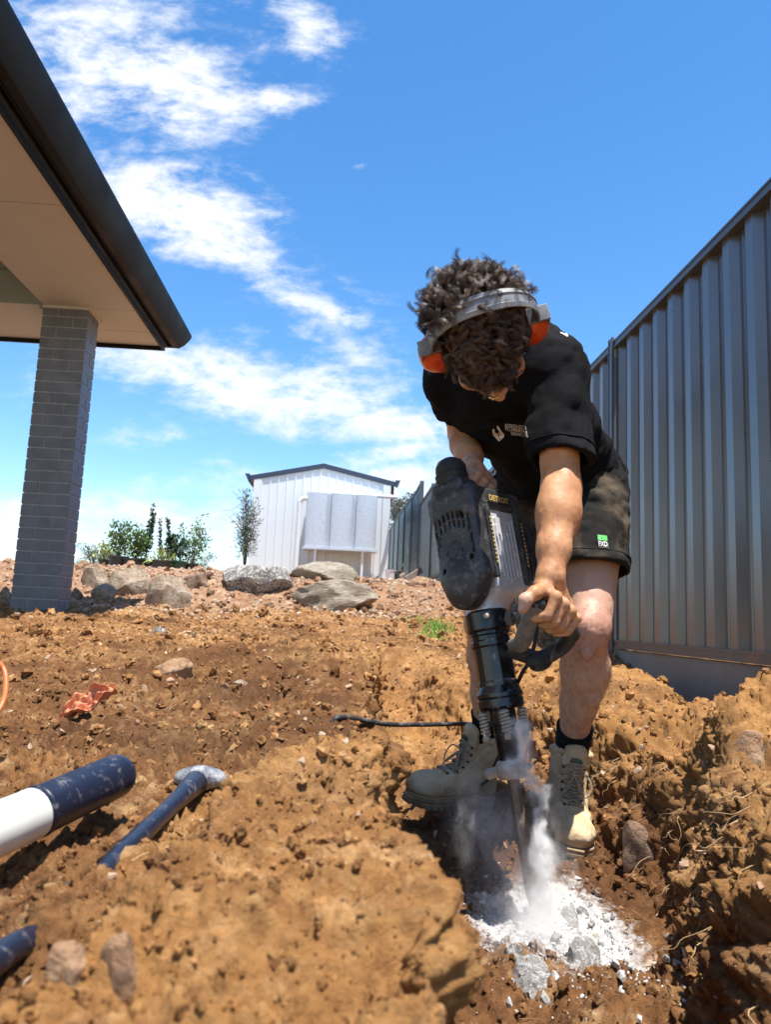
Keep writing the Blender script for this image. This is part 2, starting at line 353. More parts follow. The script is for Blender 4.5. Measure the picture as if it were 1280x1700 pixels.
# ------------------------------------------------------------------ ground
def base_z(x,y):
    zl=np.interp(y,[-6,0,.4,.7,1.1,1.6,2.5,3.4,4,5.2,6,6.5,7.0,7.3,7.6,8,8.6,17,40,400],[-.45,-.30,-.24,-.232,-.245,-.285,-.25,-.18,-.13,-.085,-.03,.01,.07,.17,.30,.385,.44,.895,1.45,3.])
    zr=np.interp(y,[-6,0,1,1.5,2.4,3,3.7,4.4,5,6,7,8,17,40,400],[-.45,-.33,-.27,-.28,-.33,-.345,-.32,-.20,-.15,0,.18,.38,.89,1.45,3.])
    w=ss(.2,.9,x); z=zl*(1-w)+zr*w
    # heap the camera looks over
    xb=np.interp(y,[.1,.3,.38,.44,.50,.57,.68,.9,1.02,1.15],[-.34,-.22,-.16,-.14,-.125,-.12,-.115,-.075,-.015,.05]); mk_=ss(xb-.045,xb+.02,x)*(1-ss(1.02,1.26,y))*(1-ss(.1,.3,x)*.6)
    zt_=np.interp(y,[-6,0,.3,.45,.8,1.1,1.4],[-.4,-.25,-.180,-.160,-.156,-.160,-.18]); z=z+(np.maximum(zt_,z)-z)*mk_
    G=lambda cx,cy,rx,ry,h: h*np.exp(-(((x-cx)/rx)**2+((y-cy)/ry)**2))
    z=z+G(.86,1.5,.17,.14,.15)+G(.72,1.12,.11,.12,.03)+G(1.5,4.3,.3,.35,.07)+G(-1.75,4.5,.75,.45,.035)+G(-.25,5.2,.4,.4,.03)+G(-.35,5.9,.5,.5,.07)-G(-2.75,5.05,.35,.35,.17)+ss(.75,1.1,x)*(1-ss(1.15,1.45,x))*np.interp(y,[1.2,1.6,2.05,2.6,3.07,3.6,4.2],[.0,.07,.11,.10,.20,.12,0])+G(.8,2.4,.14,.35,.05)
    z=z+G(-.3,3.2,.35,.3,.05)+G(-.05,2.6,.14,.4,.05)+G(-.1,1.75,.18,.25,.03)-G(-.8,5.7,.5,.35,.09)-G(-.55,2.2,.3,.2,.03)+G(.62,1.7,.12,.3,.05)
    z=z+G(-.45,1.25,.22,.16,.02); bm_=atZ(112,1496,-.22); z=z+G(bm_[0],bm_[1],.035,.055,.04)
    # trench
    wob=.03*np.sin(y*5.1+1)+.018*np.sin(y*13+.5)
    xl=np.interp(y,[-1,.3,1,1.4,2.2,2.7,3.8],[.03,.055,.05,.015,.06,.09,.15])+wob*.45
    xr=np.interp(y,[-1,.9,1.2,1.45,1.7,2.1,2.8,3.6],[.52,.56,.63,.75,.80,.80,.62,.5])+wob*.8
    fl=np.interp(y,[-2,.8,1.1,1.5,1.95,2.3,2.6,3,3.5,4.0],[-.5,-.575,-.56,-.545,-.53,-.52,-.50,-.46,-.38,-.24])
    fl=fl+.05*np.exp(-(((x-.5)/.14)**2+((y-1.1)/.12)**2))+.02*np.sin(x*9+y*4)
    wl=.05; wr=np.interp(y,[0,1.2,2,3],[.13,.16,.14,.25])
    t=ss(xl,xl+wl,x)*(1-ss(xr-wr,xr,x)); t=t*(1-ss(3.5,4.3,y))*ss(-2.2,-1.6,y)
    return z*(1-t)+np.minimum(fl,z)*t, t
NR,NC=1260,760
s0=.22; rows=s0*np.exp(np.concatenate([np.linspace(0,math.log(22/s0),1150,endpoint=False),np.linspace(math.log(22/s0),math.log(420/s0),110)]))-s0+.12
rows=np.concatenate([np.linspace(-6,.1,50),rows]); NR=len(rows)
us=np.sinh(np.linspace(-3.4,3.4,3400))/np.sinh(3.4)
Xg=np.empty((NR,NC))
for i,y in enumerate(rows):
    s=max(y,0)+.35; xs=us*s*12.; z,_=base_z(xs,np.full_like(xs,y))
    u=xs/s; wgt=np.where(np.abs(u+.05)<.72,1.,.02/(.02+np.abs(np.abs(u)-.7)))
    dl=np.sqrt(np.diff(xs)**2+np.diff(z)**2)*(wgt[1:]+wgt[:-1])/2; c=np.concatenate([[0],np.cumsum(dl)])
    Xg[i]=np.interp(np.linspace(0,c[-1],NC),c,xs)
# keep columns smooth between rows
for _ in range(2): Xg[1:-1]=(Xg[:-2]+2*Xg[1:-1]+Xg[2:])/4
Yg=np.repeat(rows[:,None],NC,1); Zg,Tg=base_z(Xg,Yg)
P=np.stack([Xg,Yg,Zg],-1)
gx=np.gradient(P,axis=1); gy=np.gradient(P,axis=0); Ng=np.cross(gx,gy); Ng/=np.linalg.norm(Ng,axis=-1)[...,None]
def soil_disp(P,Nn,y,t):
    """clumpy soil: rounded clods with creases at several sizes"""
    near=1-ss(8,30,y); lowf=fbm(P,1.3,3,.5,5); rough=.55+.45*ss(-.4,.5,fbm(P,3.1,2,.5,9))
    d=.022*fbm(P,3.3,3,.5,1)*(.3+.7*near)
    a1,b1,_=worley(P*np.array([11,11,13])+fbm(P,9,2,.5,3)[...,None]*.5,20); d=d+(.017+.014*ss(1.1,1.8,y))*rough*(.62-a1)*near*(1-.45*t)
    a2,b2,_=worley(P*31+fbm(P,25,2,.5,4)[...,None]*.4,30); d=d+near*rough*(.006*(.62-a2)+.0085*(np.clip((b2-a2)*2.2,0,1)-.6))
    a3,b3,_=worley(P*78,40); n3=1-ss(3.5,9,y); d=d+n3*(.4+rough)*(.003*(.6-a3)+.0042*(np.clip((b3-a3)*2,0,1)-.6))
    d=d+(.017-.004*(1-ss(.9,1.3,y)))*fbm(P,17,6,.66,7)*near*rough; d=d-.012*np.maximum(0,fbm(P,12,4,.6,91)-.25)*near+.0016*fbm(P,210,2,.5,8)*(1-ss(1,2.5,y))
    # broken crust on the trench walls
    steep=ss(.25,.7,1-Nn[...,2]); w,w2,_=worley(P*np.array([9,9,16])+3,60); d=d+steep*(.035*(w2-w)-.012+.02*fbm(P,7,3,.5,61))
    return d
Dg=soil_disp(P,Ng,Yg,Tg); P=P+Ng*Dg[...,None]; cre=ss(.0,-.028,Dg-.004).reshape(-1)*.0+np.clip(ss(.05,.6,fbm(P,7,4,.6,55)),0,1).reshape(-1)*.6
# keep it smooth under far things and under the boots
def GZ(x,y):
    """height of the finished ground at x, y (numpy arrays or numbers)"""
    x=np.atleast_1d(np.asarray(x,float)); y=np.atleast_1d(np.asarray(y,float)); r=np.interp(y,rows,np.arange(NR)); i=np.clip(np.round(r).astype(int),0,NR-1)
    o=np.empty(len(x))
    for k in range(len(x)): o[k]=np.interp(x[k],P[i[k],:,0],P[i[k],:,2])
    return o if len(o)>1 else float(o[0])
Pf=P.reshape(-1,3)
def hit(x,y,lift=0.,y0=.2,y1=30):
    r=ray(x,y); r=r/r[1]; t=y0*np.exp(np.linspace(0,math.log(y1/y0),900)); q=t[:,None]*r; g=GZ(q[:,0],q[:,1]); k=np.argmax(q[:,2]<g+lift)
    return q[k]
def goldmask(Pq):
    x,y,z=Pq[:,0],Pq[:,1],Pq[:,2]; g_=(1-ss(1.02,1.14,y))*ss(-.24,-.12,x)*(z>-.30)*.8+ss(.5,.8,x)*(1-ss(3.6,4.6,y))*ss(-.42,-.28,z)+.8*np.exp(-(((x-.35)/.4)**2+((y-3.4)/.8)**2))
    return np.clip(g_*(1+.5*fbm(Pq,3,3,.5,66)),0,1)
def dustmask(Pq):
    x,y,z=Pq[:,0],Pq[:,1],Pq[:,2]; q=((x-.40)/.17)**2+((y-1.43)/.24)**2
    q2=((x-.50)/.09)**2+((y-1.62)/.2)**2
    return (np.exp(-q*.95)*.92+.34*np.exp(-q2))*(1-ss(-.46,-.38,z))
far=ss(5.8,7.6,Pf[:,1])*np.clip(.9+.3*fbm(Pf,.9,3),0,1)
Gd=lambda cx,cy,rx,ry: np.exp(-(((Pf[:,0]-cx)/rx)**2+((Pf[:,1]-cy)/ry)**2))
darkened=np.clip(Gd(-1.05,5.35,.4,.3)*.9*(1+fbm(Pf,6,2))+Gd(-1.5,5.2,.35,.2)+ss(.3,1.,Tg.reshape(-1))*ss(-.25,-.45,Pf[:,2])*.42*(1-ss(2.,2.6,Pf[:,1]))+.5*ss(.0,.5,fbm(Pf,2.3,3,.5,77)+.25*fbm(Pf,14,3))*ss(1.1,1.8,Pf[:,1])*(1-ss(4.5,6,Pf[:,1]))+(.42+.3*fbm(Pf,5,3,.5,79))*ss(1.1,1.25,Pf[:,1])*(1-ss(2.6,4.,Pf[:,1]))*(1-ss(.0,.15,Pf[:,0]))+.3*(1-ss(-.26,-.16,Pf[:,0]))*(1-ss(1,1.2,Pf[:,1])),0,1)  # soil tone: eave shadow painted near the pillar, trench darker with depth, brown patches
ii=np.arange(NR-1)[:,None]*NC; jj=np.arange(NC-1)[None]; Fg=np.stack([ii+jj,ii+jj+1,ii+NC+jj+1,ii+NC+jj],-1).reshape(-1,4)
gr=mk('ground',Pf,Fg,M['soil'],attrs=dict(far=far,darkened=darkened,dust=dustmask(Pf),cre=cre,gold=goldmask(Pf)))
tag(gr,kind='structure')
# loose clods, crumbs and chips of stone ---------------------------------
import bmesh
def ico(n):
    bm=bmesh.new(); bmesh.ops.create_icosphere(bm,subdivisions=n,radius=1); V_=np.array([v.co[:] for v in bm.verts]); F_=np.array([[v.index for v in f.verts] for f in bm.faces]); bm.free(); return V_,F_
ICO={k:ico(k) for k in (1,2,3,4)}
def rotm(rng,n):
    q=rng.normal(size=(n,4)); q/=np.linalg.norm(q,axis=1)[:,None]; a,b,c,d=q.T
    return np.stack([1-2*(c*c+d*d),2*(b*c-a*d),2*(b*d+a*c),2*(b*c+a*d),1-2*(b*b+d*d),2*(c*d-a*b),2*(b*d-a*c),2*(c*d+a*b),1-2*(b*b+c*c)],1).reshape(n,3,3)
def scatter(name,pts,sizes,mat,lvl=2,flat=(.5,1.),ang=.0,seed=0,sink=.25,dust=None,label='',cat=None):
    rng=np.random.default_rng(seed); V0,F0=ICO[lvl]; K=10; T=[]
    for k in range(K):
        v=V0*(1+.42*fbm(V0+k*9.1,1.6,4,.62,k)[:,None])
        if ang:                      # cut facets so that it reads as broken stone
            for _ in range(9):
                n=nrm(rng.normal(size=3)); d=v@n; lim=rng.uniform(.45,.8); v=v-np.maximum(d-lim,0)[:,None]*n*ang
        T.append(v)
    n=len(pts); Rm=rotm(rng,n); sc=np.stack([np.ones(n),rng.uniform(.6,1,n),rng.uniform(*flat,n)],1)
    tv=np.array(T)[rng.integers(0,K,n)]*sc[:,None]; V_=np.einsum('nij,nkj->nki',Rm,tv)*sizes[:,None,None]
    V_+=pts[:,None]+np.array([0,0,1.])*(sizes*(.5-sink))[:,None,None]
    F_=(F0[None]+(np.arange(n)*len(V0))[:,None,None]).reshape(-1,3); r=np.repeat(rng.uniform(0,1,n),len(V0)); Vf=V_.reshape(-1,3)
    d=dustmask(Vf) if dust is None else np.full(len(Vf),dust)
    o=mk(name,Vf,F_,mat,attrs=dict(rnd=r,dust=d,gold=goldmask(Vf)*.7,far=ss(5.8,7.6,Vf[:,1]),darkened=.3*ss(-.4,-.5,Vf[:,2])),smooth=False)  # clods get darker with depth too
    return tag(o,kind='stuff',label=label,cat=cat)
def ground_pts(n,rng,y0,y1,umax=.75):
    lo,hi=np.searchsorted(rows,[y0,y1]); i=rng.integers(lo,hi,n*3); j=rng.integers(0,NC,n*3); p=P[i,j]; k=np.abs(p[:,0]/(p[:,1]+.35)+.05)<umax; return p[k][:n]
rg=np.random.default_rng(5)
p_=ground_pts(44000,rg,.15,9); s_=(.0009+.0017*rg.pareto(2.1,len(p_)))*(.5+.8*p_[:,1]**.8); s_=np.clip(s_,.0008,.0015+.0066*p_[:,1])
scatter('soil_crumbs',p_,s_,M['clod'],2,(.6,1),0,1,label='loose crumbs and clods of orange soil strewn over the dug ground',cat='soil')
p_=ground_pts(1700,rg,.5,9); s_=np.clip(.0085*(.2+p_[:,1]**.8)*rg.uniform(.3,1,len(p_))**2.6,.0015,.035)
M['chip']=simple('stone_chip',(.5,.38,.27),.9,0,3,(.3,.16,.09),.5,60,.3)
scatter('stone_chips',p_,s_,M['chip'],2,(.25,.6),.9,2,label='pale angular stone chips scattered through the dug soil',cat='gravel')
p_=ground_pts(420,rg,6.2,8.6,.6); scatter('rubble_stones',p_,rg.uniform(.015,.05,len(p_))*(.4+rg.random(len(p_))),M['chip'],3,(.4,.8),.9,4,label='small angular stones among the boulders on the bank',cat='stones')
p_=ground_pts(9000,rg,6,16,.65); s_=rg.uniform(.008,.03,len(p_))*(.5+rg.random(len(p_))); scatter('gravel',p_,s_,M['chip'],1,(.4,.8),.8,3,label='reddish gravel covering the raised ground before the shed',cat='gravel')
# ------------------------------------------------------------------ fence
M['fence']=simple('fence_steel',(.18,.178,.182),.28,.6,1.5,(.20,.195,.195),.04,3,.5,thr=(.3,.7))
def dirty(m,z0,z1,col=(.30,.17,.09),amt=.75):
    nt=m.node_tree; b=nt.nodes['Principled BSDF']; g=nt.nodes.new('ShaderNodeNewGeometry').outputs['Position']; s_=nt.nodes.new('ShaderNodeSeparateXYZ'); nt.links.new(g,s_.inputs[0])
    r=nt.nodes.new('ShaderNodeMapRange'); nt.links.new(s_.outputs[2],r.inputs[0]); r.inputs[1].default_value=z1; r.inputs[2].default_value=z0
    f=mth(nt,'MULTIPLY',r.outputs[0],ramp(nt,nz(nt,14,7,.7,g),[(.40,(0,0,0)),(.75,(1,1,1))])); f=mth(nt,'ADD',f,mth(nt,'MULTIPLY',ramp(nt,nz(nt,9,8,.75,g),[(.56,(0,0,0)),(.75,(1,1,1))]),.10))
    l=b.inputs['Base Color'].links[0].from_socket; nt.links.new(mixc(nt,mth(nt,'MULTIPLY',f,amt),l,col),b.inputs['Base Color'])
dirty(M['fence'],-.1,.45)
M['fence2']=simple('fence_frame',(.10,.108,.12),.38,.45,2,(.12,.125,.135))
def m_concrete(name,a,b,spk):
    m,nt,bs=newmat(name); c=ramp(nt,nz(nt,4,6,.6),[(.35,a),(.65,b)]); c=mixc(nt,ramp(nt,nz(nt,330,2,.5),[(.60,(0,0,0)),(.68,(1,1,1))]),c,spk)
    nt.links.new(c,bs.inputs['Base Color']); bs.inputs['Roughness'].default_value=.85; bump(nt,bs,nz(nt,200,4,.6),.5,.003); return m
M['plinth']=m_concrete('plinth_concrete',(.22,.17,.14),(.30,.24,.20),(.5,.46,.42)); M['slab']=m_concrete('slab_concrete',(.3,.3,.29),(.42,.41,.39),(.5,.5,.48))
dirty(M['fence2'],-.3,.15); dirty(M['plinth'],-.38,-.05,(.34,.19,.09),.9)
fe=empty('metal_fence',(1.57,4.39,-.4)); tag(fe,'tall dark grey ribbed steel boundary fence stepping up the slope on concrete plinths','fence')
posts=[-.37,2.01,4.39,6.80,9.2,11.83,14.5,17.05,19.45,21.9,24.4,26.9,29.4,31.9]
tops=[1.75,1.75,1.75,1.75,1.75,2.60,2.66,3.18,3.28,3.38,3.48,3.55,3.58]
bots=[-.10,-.10,-.10,-.10,.0,.80,.80,1.02,1.1,1.2,1.3,1.4,1.4]
FX=1.57
prof=[(0,0),(.055,0),(.075,.034),(.125,.034),(.131,.028),(.137,.034),(.165,.034)]; per=.19
for i in range(len(posts)-1):
    y0,y1=posts[i]+.028,posts[i+1]-.028; b,t=bots[i],tops[i]; V_=[];yy=y0
    pts=[]; k=0
    while True:
        for (u,w) in prof:
            y=y0+k*per+u
            if y>y1: break
            pts.append((y,w))
        else: k+=1; continue
        break
    pts.append((y1,0)); n=len(pts)
    V_=[(FX+.005+w,y,z) for z in (b+.03,t-.03) for y,w in pts]; F_=[(j,j+1,n+j+1,n+j) for j in range(n-1)]
    o=mk('fence_panel',V_,F_,M['fence'],fe,False); sm=o.modifiers.new('s','SOLIDIFY'); sm.thickness=.001
    o.location=(-FX,-4.39,.4)
    for z,nm in ((b,'bottom_rail'),(t,'top_rail')):
        m=MB(); s=-1 if z==t else 1
        m.box((FX-.012,y0,z-.0),(FX+.052,y1,z+s*.035)); m.box((FX-.016,y0,z-s*.006),(FX+.056,y1,z+s*.004)); m.box((FX-.0165,y0,z+s*.03),(FX+.0565,y1,z+s*.042))
        q=m.build(nm,M['fence2'],fe); q.location=(-FX,-4.39,.4)
    m=MB(); m.box((FX-.004,y0,b-.33-.35*(i>3)),(FX+.046,y1,b-.012)); q=m.build('plinth',M['plinth'],fe); q.location=(-FX,-4.39,.4); bevel(q,.004)
    if i<4:
        m=MB(); m.box((FX+.002,y0,b-.62),(FX+.04,y1,b-.333)); q=m.build('plinth',M['fence2'],fe); q.location=(-FX,-4.39,.4)
for i,y in enumerate(posts):
    t=max(tops[max(0,i-1)],tops[min(i,len(tops)-1)])+.03; b=min(bots[max(0,i-1)],bots[min(i,len(bots)-1)])-.6
    if posts[i]>11 and i<8: t+=.0
    m=MB()
    m.box((FX-.022,y-.032,b),(FX-.012,y+.032,t)); m.box((FX+.052,y-.032,b),(FX+.062,y+.032,t)); m.box((FX-.018,y-.008,b),(FX+.058,y+.008,t-.002))
    m.box((FX-.026,y-.034,b),(FX-.020,y-.026,t)); m.box((FX-.026,y+.026,b),(FX-.020,y+.034,t))
    q=m.build('post',M['fence2'],fe); q.location=(-FX,-4.39,.4)
# ------------------------------------------------------------------ house corner
M['brick']=simple('dark_brick',(.15,.153,.175),.5,0,9,(.21,.21,.235),.35,90,.5)
M['mortar']=simple('mortar',(.44,.44,.44),.95,0,20,(.34,.34,.34),.4,100)
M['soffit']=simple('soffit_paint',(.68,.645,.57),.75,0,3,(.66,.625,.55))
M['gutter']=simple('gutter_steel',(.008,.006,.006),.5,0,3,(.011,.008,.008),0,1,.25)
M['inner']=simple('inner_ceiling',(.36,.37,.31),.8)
ho=empty('house',(-2.3,5.7,-.12)); tag(ho,'corner of a house with dark gutter, cream eave and a dark brick pillar','house')
hl=lambda o:(setattr(o,'location',(2.3,-5.7,.12)),o)[1]
PX0,PX1,PY0,PY1=-2.43,-2.085,5.6,5.83; SZ=2.262
rows_=[]; m=MB(); ch=.0857; nz_=int((SZ+.13)/ch)+1; bb=MB()
rb=random.Random(3)
for k in range(nz_):
    z0=-.13+k*ch+.005; z1=min(z0+ch-.010,SZ-.002)
    if z1-z0<.02: break
    jx=PX0+(.115 if k%2 else .232)
    j=lambda:rb.uniform(-.0008,.0008)
    e=.004
    bb.box((PX0+j(),PY0+j(),z0),(jx-e,PY0+.11,z1)); bb.box((jx+e,PY0+j(),z0),(PX1+j(),PY1-.0 if k%2==0 else PY1-.115,z1))
    bb.box((PX0+j(),PY1-.105,z0),(PX1-.115,PY1+j(),z1))
    if k%2: bb.box((PX1-.105,PY1-.106,z0),(PX1+j(),PY1,z1))
pil=hl(bevel(bb.build('brick_pillar',M['brick'],ho),.0025,2))
m=MB(); m.box((PX0+.006,PY0+.006,-.5),(PX1-.006,PY1-.006,SZ)); hl(m.build('mortar',M['mortar'],pil)); bpy.data.objects['mortar'].location=(0,0,0)
GX,GY=-1.71,6.36
m=MB(); m.box((-9,-4,-.5),(PX0-.0,PY0+.5,-.16)); m.box((PX0-.05,PY0-.12,-.5),(PX1-.05,PY1+.2,-.135)); hl(m.build('concrete_slab',M['slab'],ho))
# eave lining: a ring of sheets round the raised inner ceiling
m=MB(); IX=PX0-.0; IY=PY0-.0
sheets=[(IX+.004,-4,GX-.004,1.9),(IX+.004,1.906,GX-.004,4.1),(IX+.004,4.106,GX-.004,PY0+.0),(IX+.004,PY0+.006,GX-.004,PY0+.44),(IX+.004,PY0+.446,GX-.004,GY-.004)]
for a,b,c,d in sheets: m.box((a,b,SZ),(c,d,SZ+.01))
for k in range(4): m.box((IX-1.2*(k+1)+.006,IY,SZ),(IX-1.2*k,GY-.004,SZ+.01))
hl(m.build('soffit',M['soffit'],ho))
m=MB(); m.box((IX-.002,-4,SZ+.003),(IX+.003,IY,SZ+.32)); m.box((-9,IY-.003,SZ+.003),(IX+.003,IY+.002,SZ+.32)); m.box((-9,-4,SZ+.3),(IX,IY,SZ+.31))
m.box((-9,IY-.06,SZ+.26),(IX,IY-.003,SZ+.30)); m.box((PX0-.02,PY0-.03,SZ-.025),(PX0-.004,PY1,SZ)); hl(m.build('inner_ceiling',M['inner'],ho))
m=MB(); m.box((PX1-.0,PY0-.02,SZ-.022),(PX1+.02,PY1+.02,SZ-.001)); m.box((PX0,PY0-.02,SZ-.022),(PX1-.001,PY0-.001,SZ-.001)); hl(m.build('soffit_trim',M['soffit'],ho))
# gutter and fascia swept round the corner
gp=[(0,-.035),(.018,-.035),(.018,.0),(.03,.012),(.035,.045),(.05,.06),(.055,.035),(.068,.022),(.115,.03),(.15,.07),(.185,.135),(.195,.16),(.197,.185),(.190,.185),(.0,.185)]
path=[((GX,-4.),(1,0)),((GX,GY),(1,1)),((-9,GY),(0,1))]
V_=[(p[0]+n[0]*a,p[1]+n[1]*a,SZ+b) for p,n in path for a,b in gp]; n=len(gp)
F_=[(i*n+j,i*n+(j+1)%n,(i+1)*n+(j+1)%n,(i+1)*n+j) for i in range(2) for j in range(n)]
hl(autosmooth(mk('gutter',V_,F_,M['gutter'],ho),16))
# hip roof above
rz=SZ+.19; V_=[(GX+.15,-4,rz),(GX+.15,GY+.15,rz),(-9,GY+.15,rz),(-5.5,2.9,rz+1.5),(-9,2.9,rz+1.5),(-5.5,-4,rz+1.5),(-9,-4,rz)]
hl(mk('roof',V_,[np.array([(0,1,3,5),(1,2,4,3)]),np.array([(5,3,4)])],M['gutter'],ho,False))
# ------------------------------------------------------------------ shed
M['shedw']=simple('shed_white',(.76,.80,.81),.5,.0,1,(.72,.76,.775),0,1,.4)
M['shedt']=simple('shed_trim',(.05,.065,.10),.4,.2)
sh=empty('garden_shed',(-.7,17,.85)); tag(sh,'white ribbed steel garden shed with a dark low pitched roof','shed')
sl_=lambda o:(setattr(o,'location',(.7,-17,-.85)),o)[1]
SX0,SX1,SY=-2.24,.86,17.; ez0,ez1,rzz,rx=3.03,3.05,3.40,-.69
def wall(x0,x1,n,ztop,z0=.7,yf=SY,flip=0):
    xs=[];pr=[(0,0),(.155,0),(.163,-.018),(.180,-.018),(.188,0)]
    k=0; pts=[]
    x=x0
    while x<x1:
        for u,w in pr:
            if x+u<x1: pts.append((x+u,w))
        x+=.188
    pts.append((x1,0)); V_=[(p,yf-w*-1*(1),z0) for p,w in pts]+[(p,yf+w,ztop(p)) for p,w in pts]; m_=len(pts)
    return V_,[(j,j+1,m_+j+1,m_+j) for j in range(m_-1)]
zt=lambda x: ez0+(rzz-ez0)*(x-SX0)/(rx-SX0) if x<rx else ez1+(rzz-ez1)*(SX1-x)/(SX1-rx)
V_,F_=wall(SX0,SX1,0,zt); sl_(mk('front_wall',V_,F_,M['shedw'],sh,False))
for a_,b_,nm in (((SX0-.012,SY-.03,.7),(SX0+.16,SY-.0,ez0+.02),'corner_flashing'),((SX1-.16,SY-.03,.7),(SX1+.012,SY,ez1),'corner_flashing'),((SX0,SY+.01,.7),(SX0+.02,SY+6,ez0),'side_wall'),((SX1-.02,SY+.01,.7),(SX1,SY+6,ez1),'side_wall')):
    m=MB(); m.box(a_,b_); sl_(m.build(nm,M['shedw'],sh))
for a,b in (((SX0-.13,ez0+.06),(rx,rzz+.06)),((rx,rzz+.06),(SX1+.13,ez1+.06))):
    m=MB(); y0,y1=SY-.035,SY+6.1
    V_=[(a[0],y0,a[1]-.09),(b[0],y0,b[1]-.09),(b[0],y0,b[1]+.02),(a[0],y0,a[1]+.02)]; V_+= [(x,y1,z) for x,_,z in V_]
    m.add(V_,[[0,1,2,3],[7,6,5,4],[0,4,5,1],[3,2,6,7],[0,3,7,4],[1,5,6,2]]); sl_(m.build('roof_sheet',M['shedt'],sh))
for x,z,s in ((SX0-.13,ez0+.06,-1),(SX1+.13,ez1+.06,1)):
    m=MB(); V_=[(x,SY-.12,z-.13),(x+s*.05,SY-.12,z-.02),(x+s*.09,SY-.12,z+.05),(x-s*.02,SY-.12,z+.05),(x-s*.02,SY-.12,z-.13)]
    if s>0: V_=V_[::-1]
    V_+=[(a,SY+6.1,c) for a,_,c in V_]; m.add(V_,[(0,1,2,3,4),(9,8,7,6,5)]); m.add(V_,[(i,5+i,5+(i+1)%5,(i+1)%5) for i in range(5)]); sl_(m.build('eave_gutter',M['shedt'],sh))
M['pvc']=simple('white_pvc',(.8,.8,.8),.35,0,3,(.75,.74,.72))
m=MB(); m.tube(spline([(SX1+.12,SY-.07,3.0),(SX1+.12,SY-.12,2.85),(SX1+.12,SY-.3,2.74),(SX1+.02,SY-.42,2.72),(SX1-.2,SY-.42,2.72),(-.3,SY-.42,2.74),(-.45,SY-.42,2.74)],40),.045,10); sl_(m.build('downpipe',M['pvc'],sh,True))
# tank
M['galv']=simple('galvanised',(.64,.68,.72),.42,.3,20,(.52,.56,.62),.1,40,.5,thr=(.45,.7))
tk=empty('water_tank',(-.2,16.6,.9)); tag(tk,'galvanised slimline water tank on a steel stand against the shed front','water tank')
tl=lambda o:(setattr(o,'location',(.2,-16.6,-.9)),o)[1]
tx0,tx1,tz0,tz1,ty0,ty1=-1.0,.56,1.50,2.70,16.42,16.9
pts=[]
for k in range(3):
    a=tx0+k*.55; w=.46
    for t in np.linspace(0,np.pi,13): pts.append((a+w/2-w/2*math.cos(t),ty0-.07*math.sin(t)**.6))
    if k<2: pts+= [(a+w+.012,ty0+.03),(a+w+.035,ty0+.03),(a+w+.04,ty0),(a+w+.055,ty0),(a+w+.06,ty0+.03),(a+w+.08,ty0+.03)]
n=len(pts); V_=[(x,y,z) for z in (tz0,tz1) for x,y in pts]+[(tx1,ty1,tz0),(tx0,ty1,tz0),(tx1,ty1,tz1),(tx0,ty1,tz1)]
F_=[(j,j+1,n+j+1,n+j) for j in range(n-1)]; b=2*n
F4=F_+[(n-1,b,b+2,2*n-1),(b,b+1,b+3,b+2),(b+1,0,n,b+3)]
o=mk('tank_body',V_,[np.array(F4),np.array([list(range(n,2*n))+[b+2,b+3]])],M['galv'],tk,False); tl(autosmooth(o,40))
m=MB(); m.box((tx0-.03,ty0-.09,tz0-.05),(tx1+.03,ty1,tz0)); tl(m.build('stand',M['galv'],tk))
for x in (tx0+.25,tx1-.28):
    m=MB(); m.box((x-.025,ty0-.03,.7),(x+.025,ty0+.02,tz0-.052)); tl(m.build('leg',M['pvc'],tk))
m=MB(); m.tube(spline([(tx0-.0,ty0-.02,2.56),(tx0-.08,ty0-.03,2.55),(tx0-.14,ty0-.03,2.48),(tx0-.145,ty0-.03,2.3),(tx0-.16,ty0-.03,.7)],30),.055,10); tl(m.build('overflow_pipe',M['pvc'],tk,True))
# ------------------------------------------------------------------ the worker
def wp(x,y,d): return atY(x,y,d)
Jn={k:wp(*v) for k,v in dict(pel=(930,785,2.02),lhip=(985,790,1.98),rhip=(878,795,2.08),lknee=(979,1045,1.74),lcalf=(968,1140,1.80),lank=(955,1262,1.86),
 rknee=(803,1035,1.98),rank=(788,1225,2.24),lsh=(925,622,1.57),rsh=(752,628,1.78),lelb=(932,808,1.48),lfa=(928,865,1.45),lwri=(914,958,1.40),
 relb=(770,722,1.88),rwri=(784,778,1.70)).items()}
Hc=wp(803,561,1.40); Hh=nrm([-.19,-.98,.03]); He=np.array([.96,0,.285]); He=nrm(He-Hh*(He@Hh)); Hf=np.cross(Hh,He); Hf=Hf if Hf[2]<0 else -Hf
HM=np.stack([He,Hf,Hh],1)
hp=lambda e,f,h: Hc+HM@np.array([e,f,h])
Up=np.array([.345,1.70,.572]); Pw=np.array([.575,2.03,.43])
Tl=nrm(Jn['lsh']-Jn['rsh']); Tt=nrm(Up-Pw); Tt_=nrm(Tt-Tl*(Tt@Tl)); Tb=-np.cross(Tl,Tt_); TM=np.stack([Tl,Tb,Tt_],1)
Pl=nrm(Jn['lhip']-Jn['rhip']); Pt=nrm(nrm([-.15,-.25,1])-Pl*(nrm([-.15,-.25,1])@Pl)); Pb=-np.cross(Pl,Pt); PM=np.stack([Pl,Pb,Pt],1)
neck0=Up+Tb*.05+Tt_*.07
def bootM(org,f,u):
    f=nrm(f); u=nrm(np.array(u)-f*(np.array(u)@f)); return org,np.stack([np.cross(f,u),f,u],1)
lo_=atZ(950,1425,-.528); lf=nrm([-.14,-1,-.10]); lorg=lo_-lf*.285+np.array([.004,0,.002]); lup=(.13,-.05,1)
rorg=wp(812,1332,2.25); rf=nrm([-.86,-.50,.09]); rup=(.18,-.12,1)
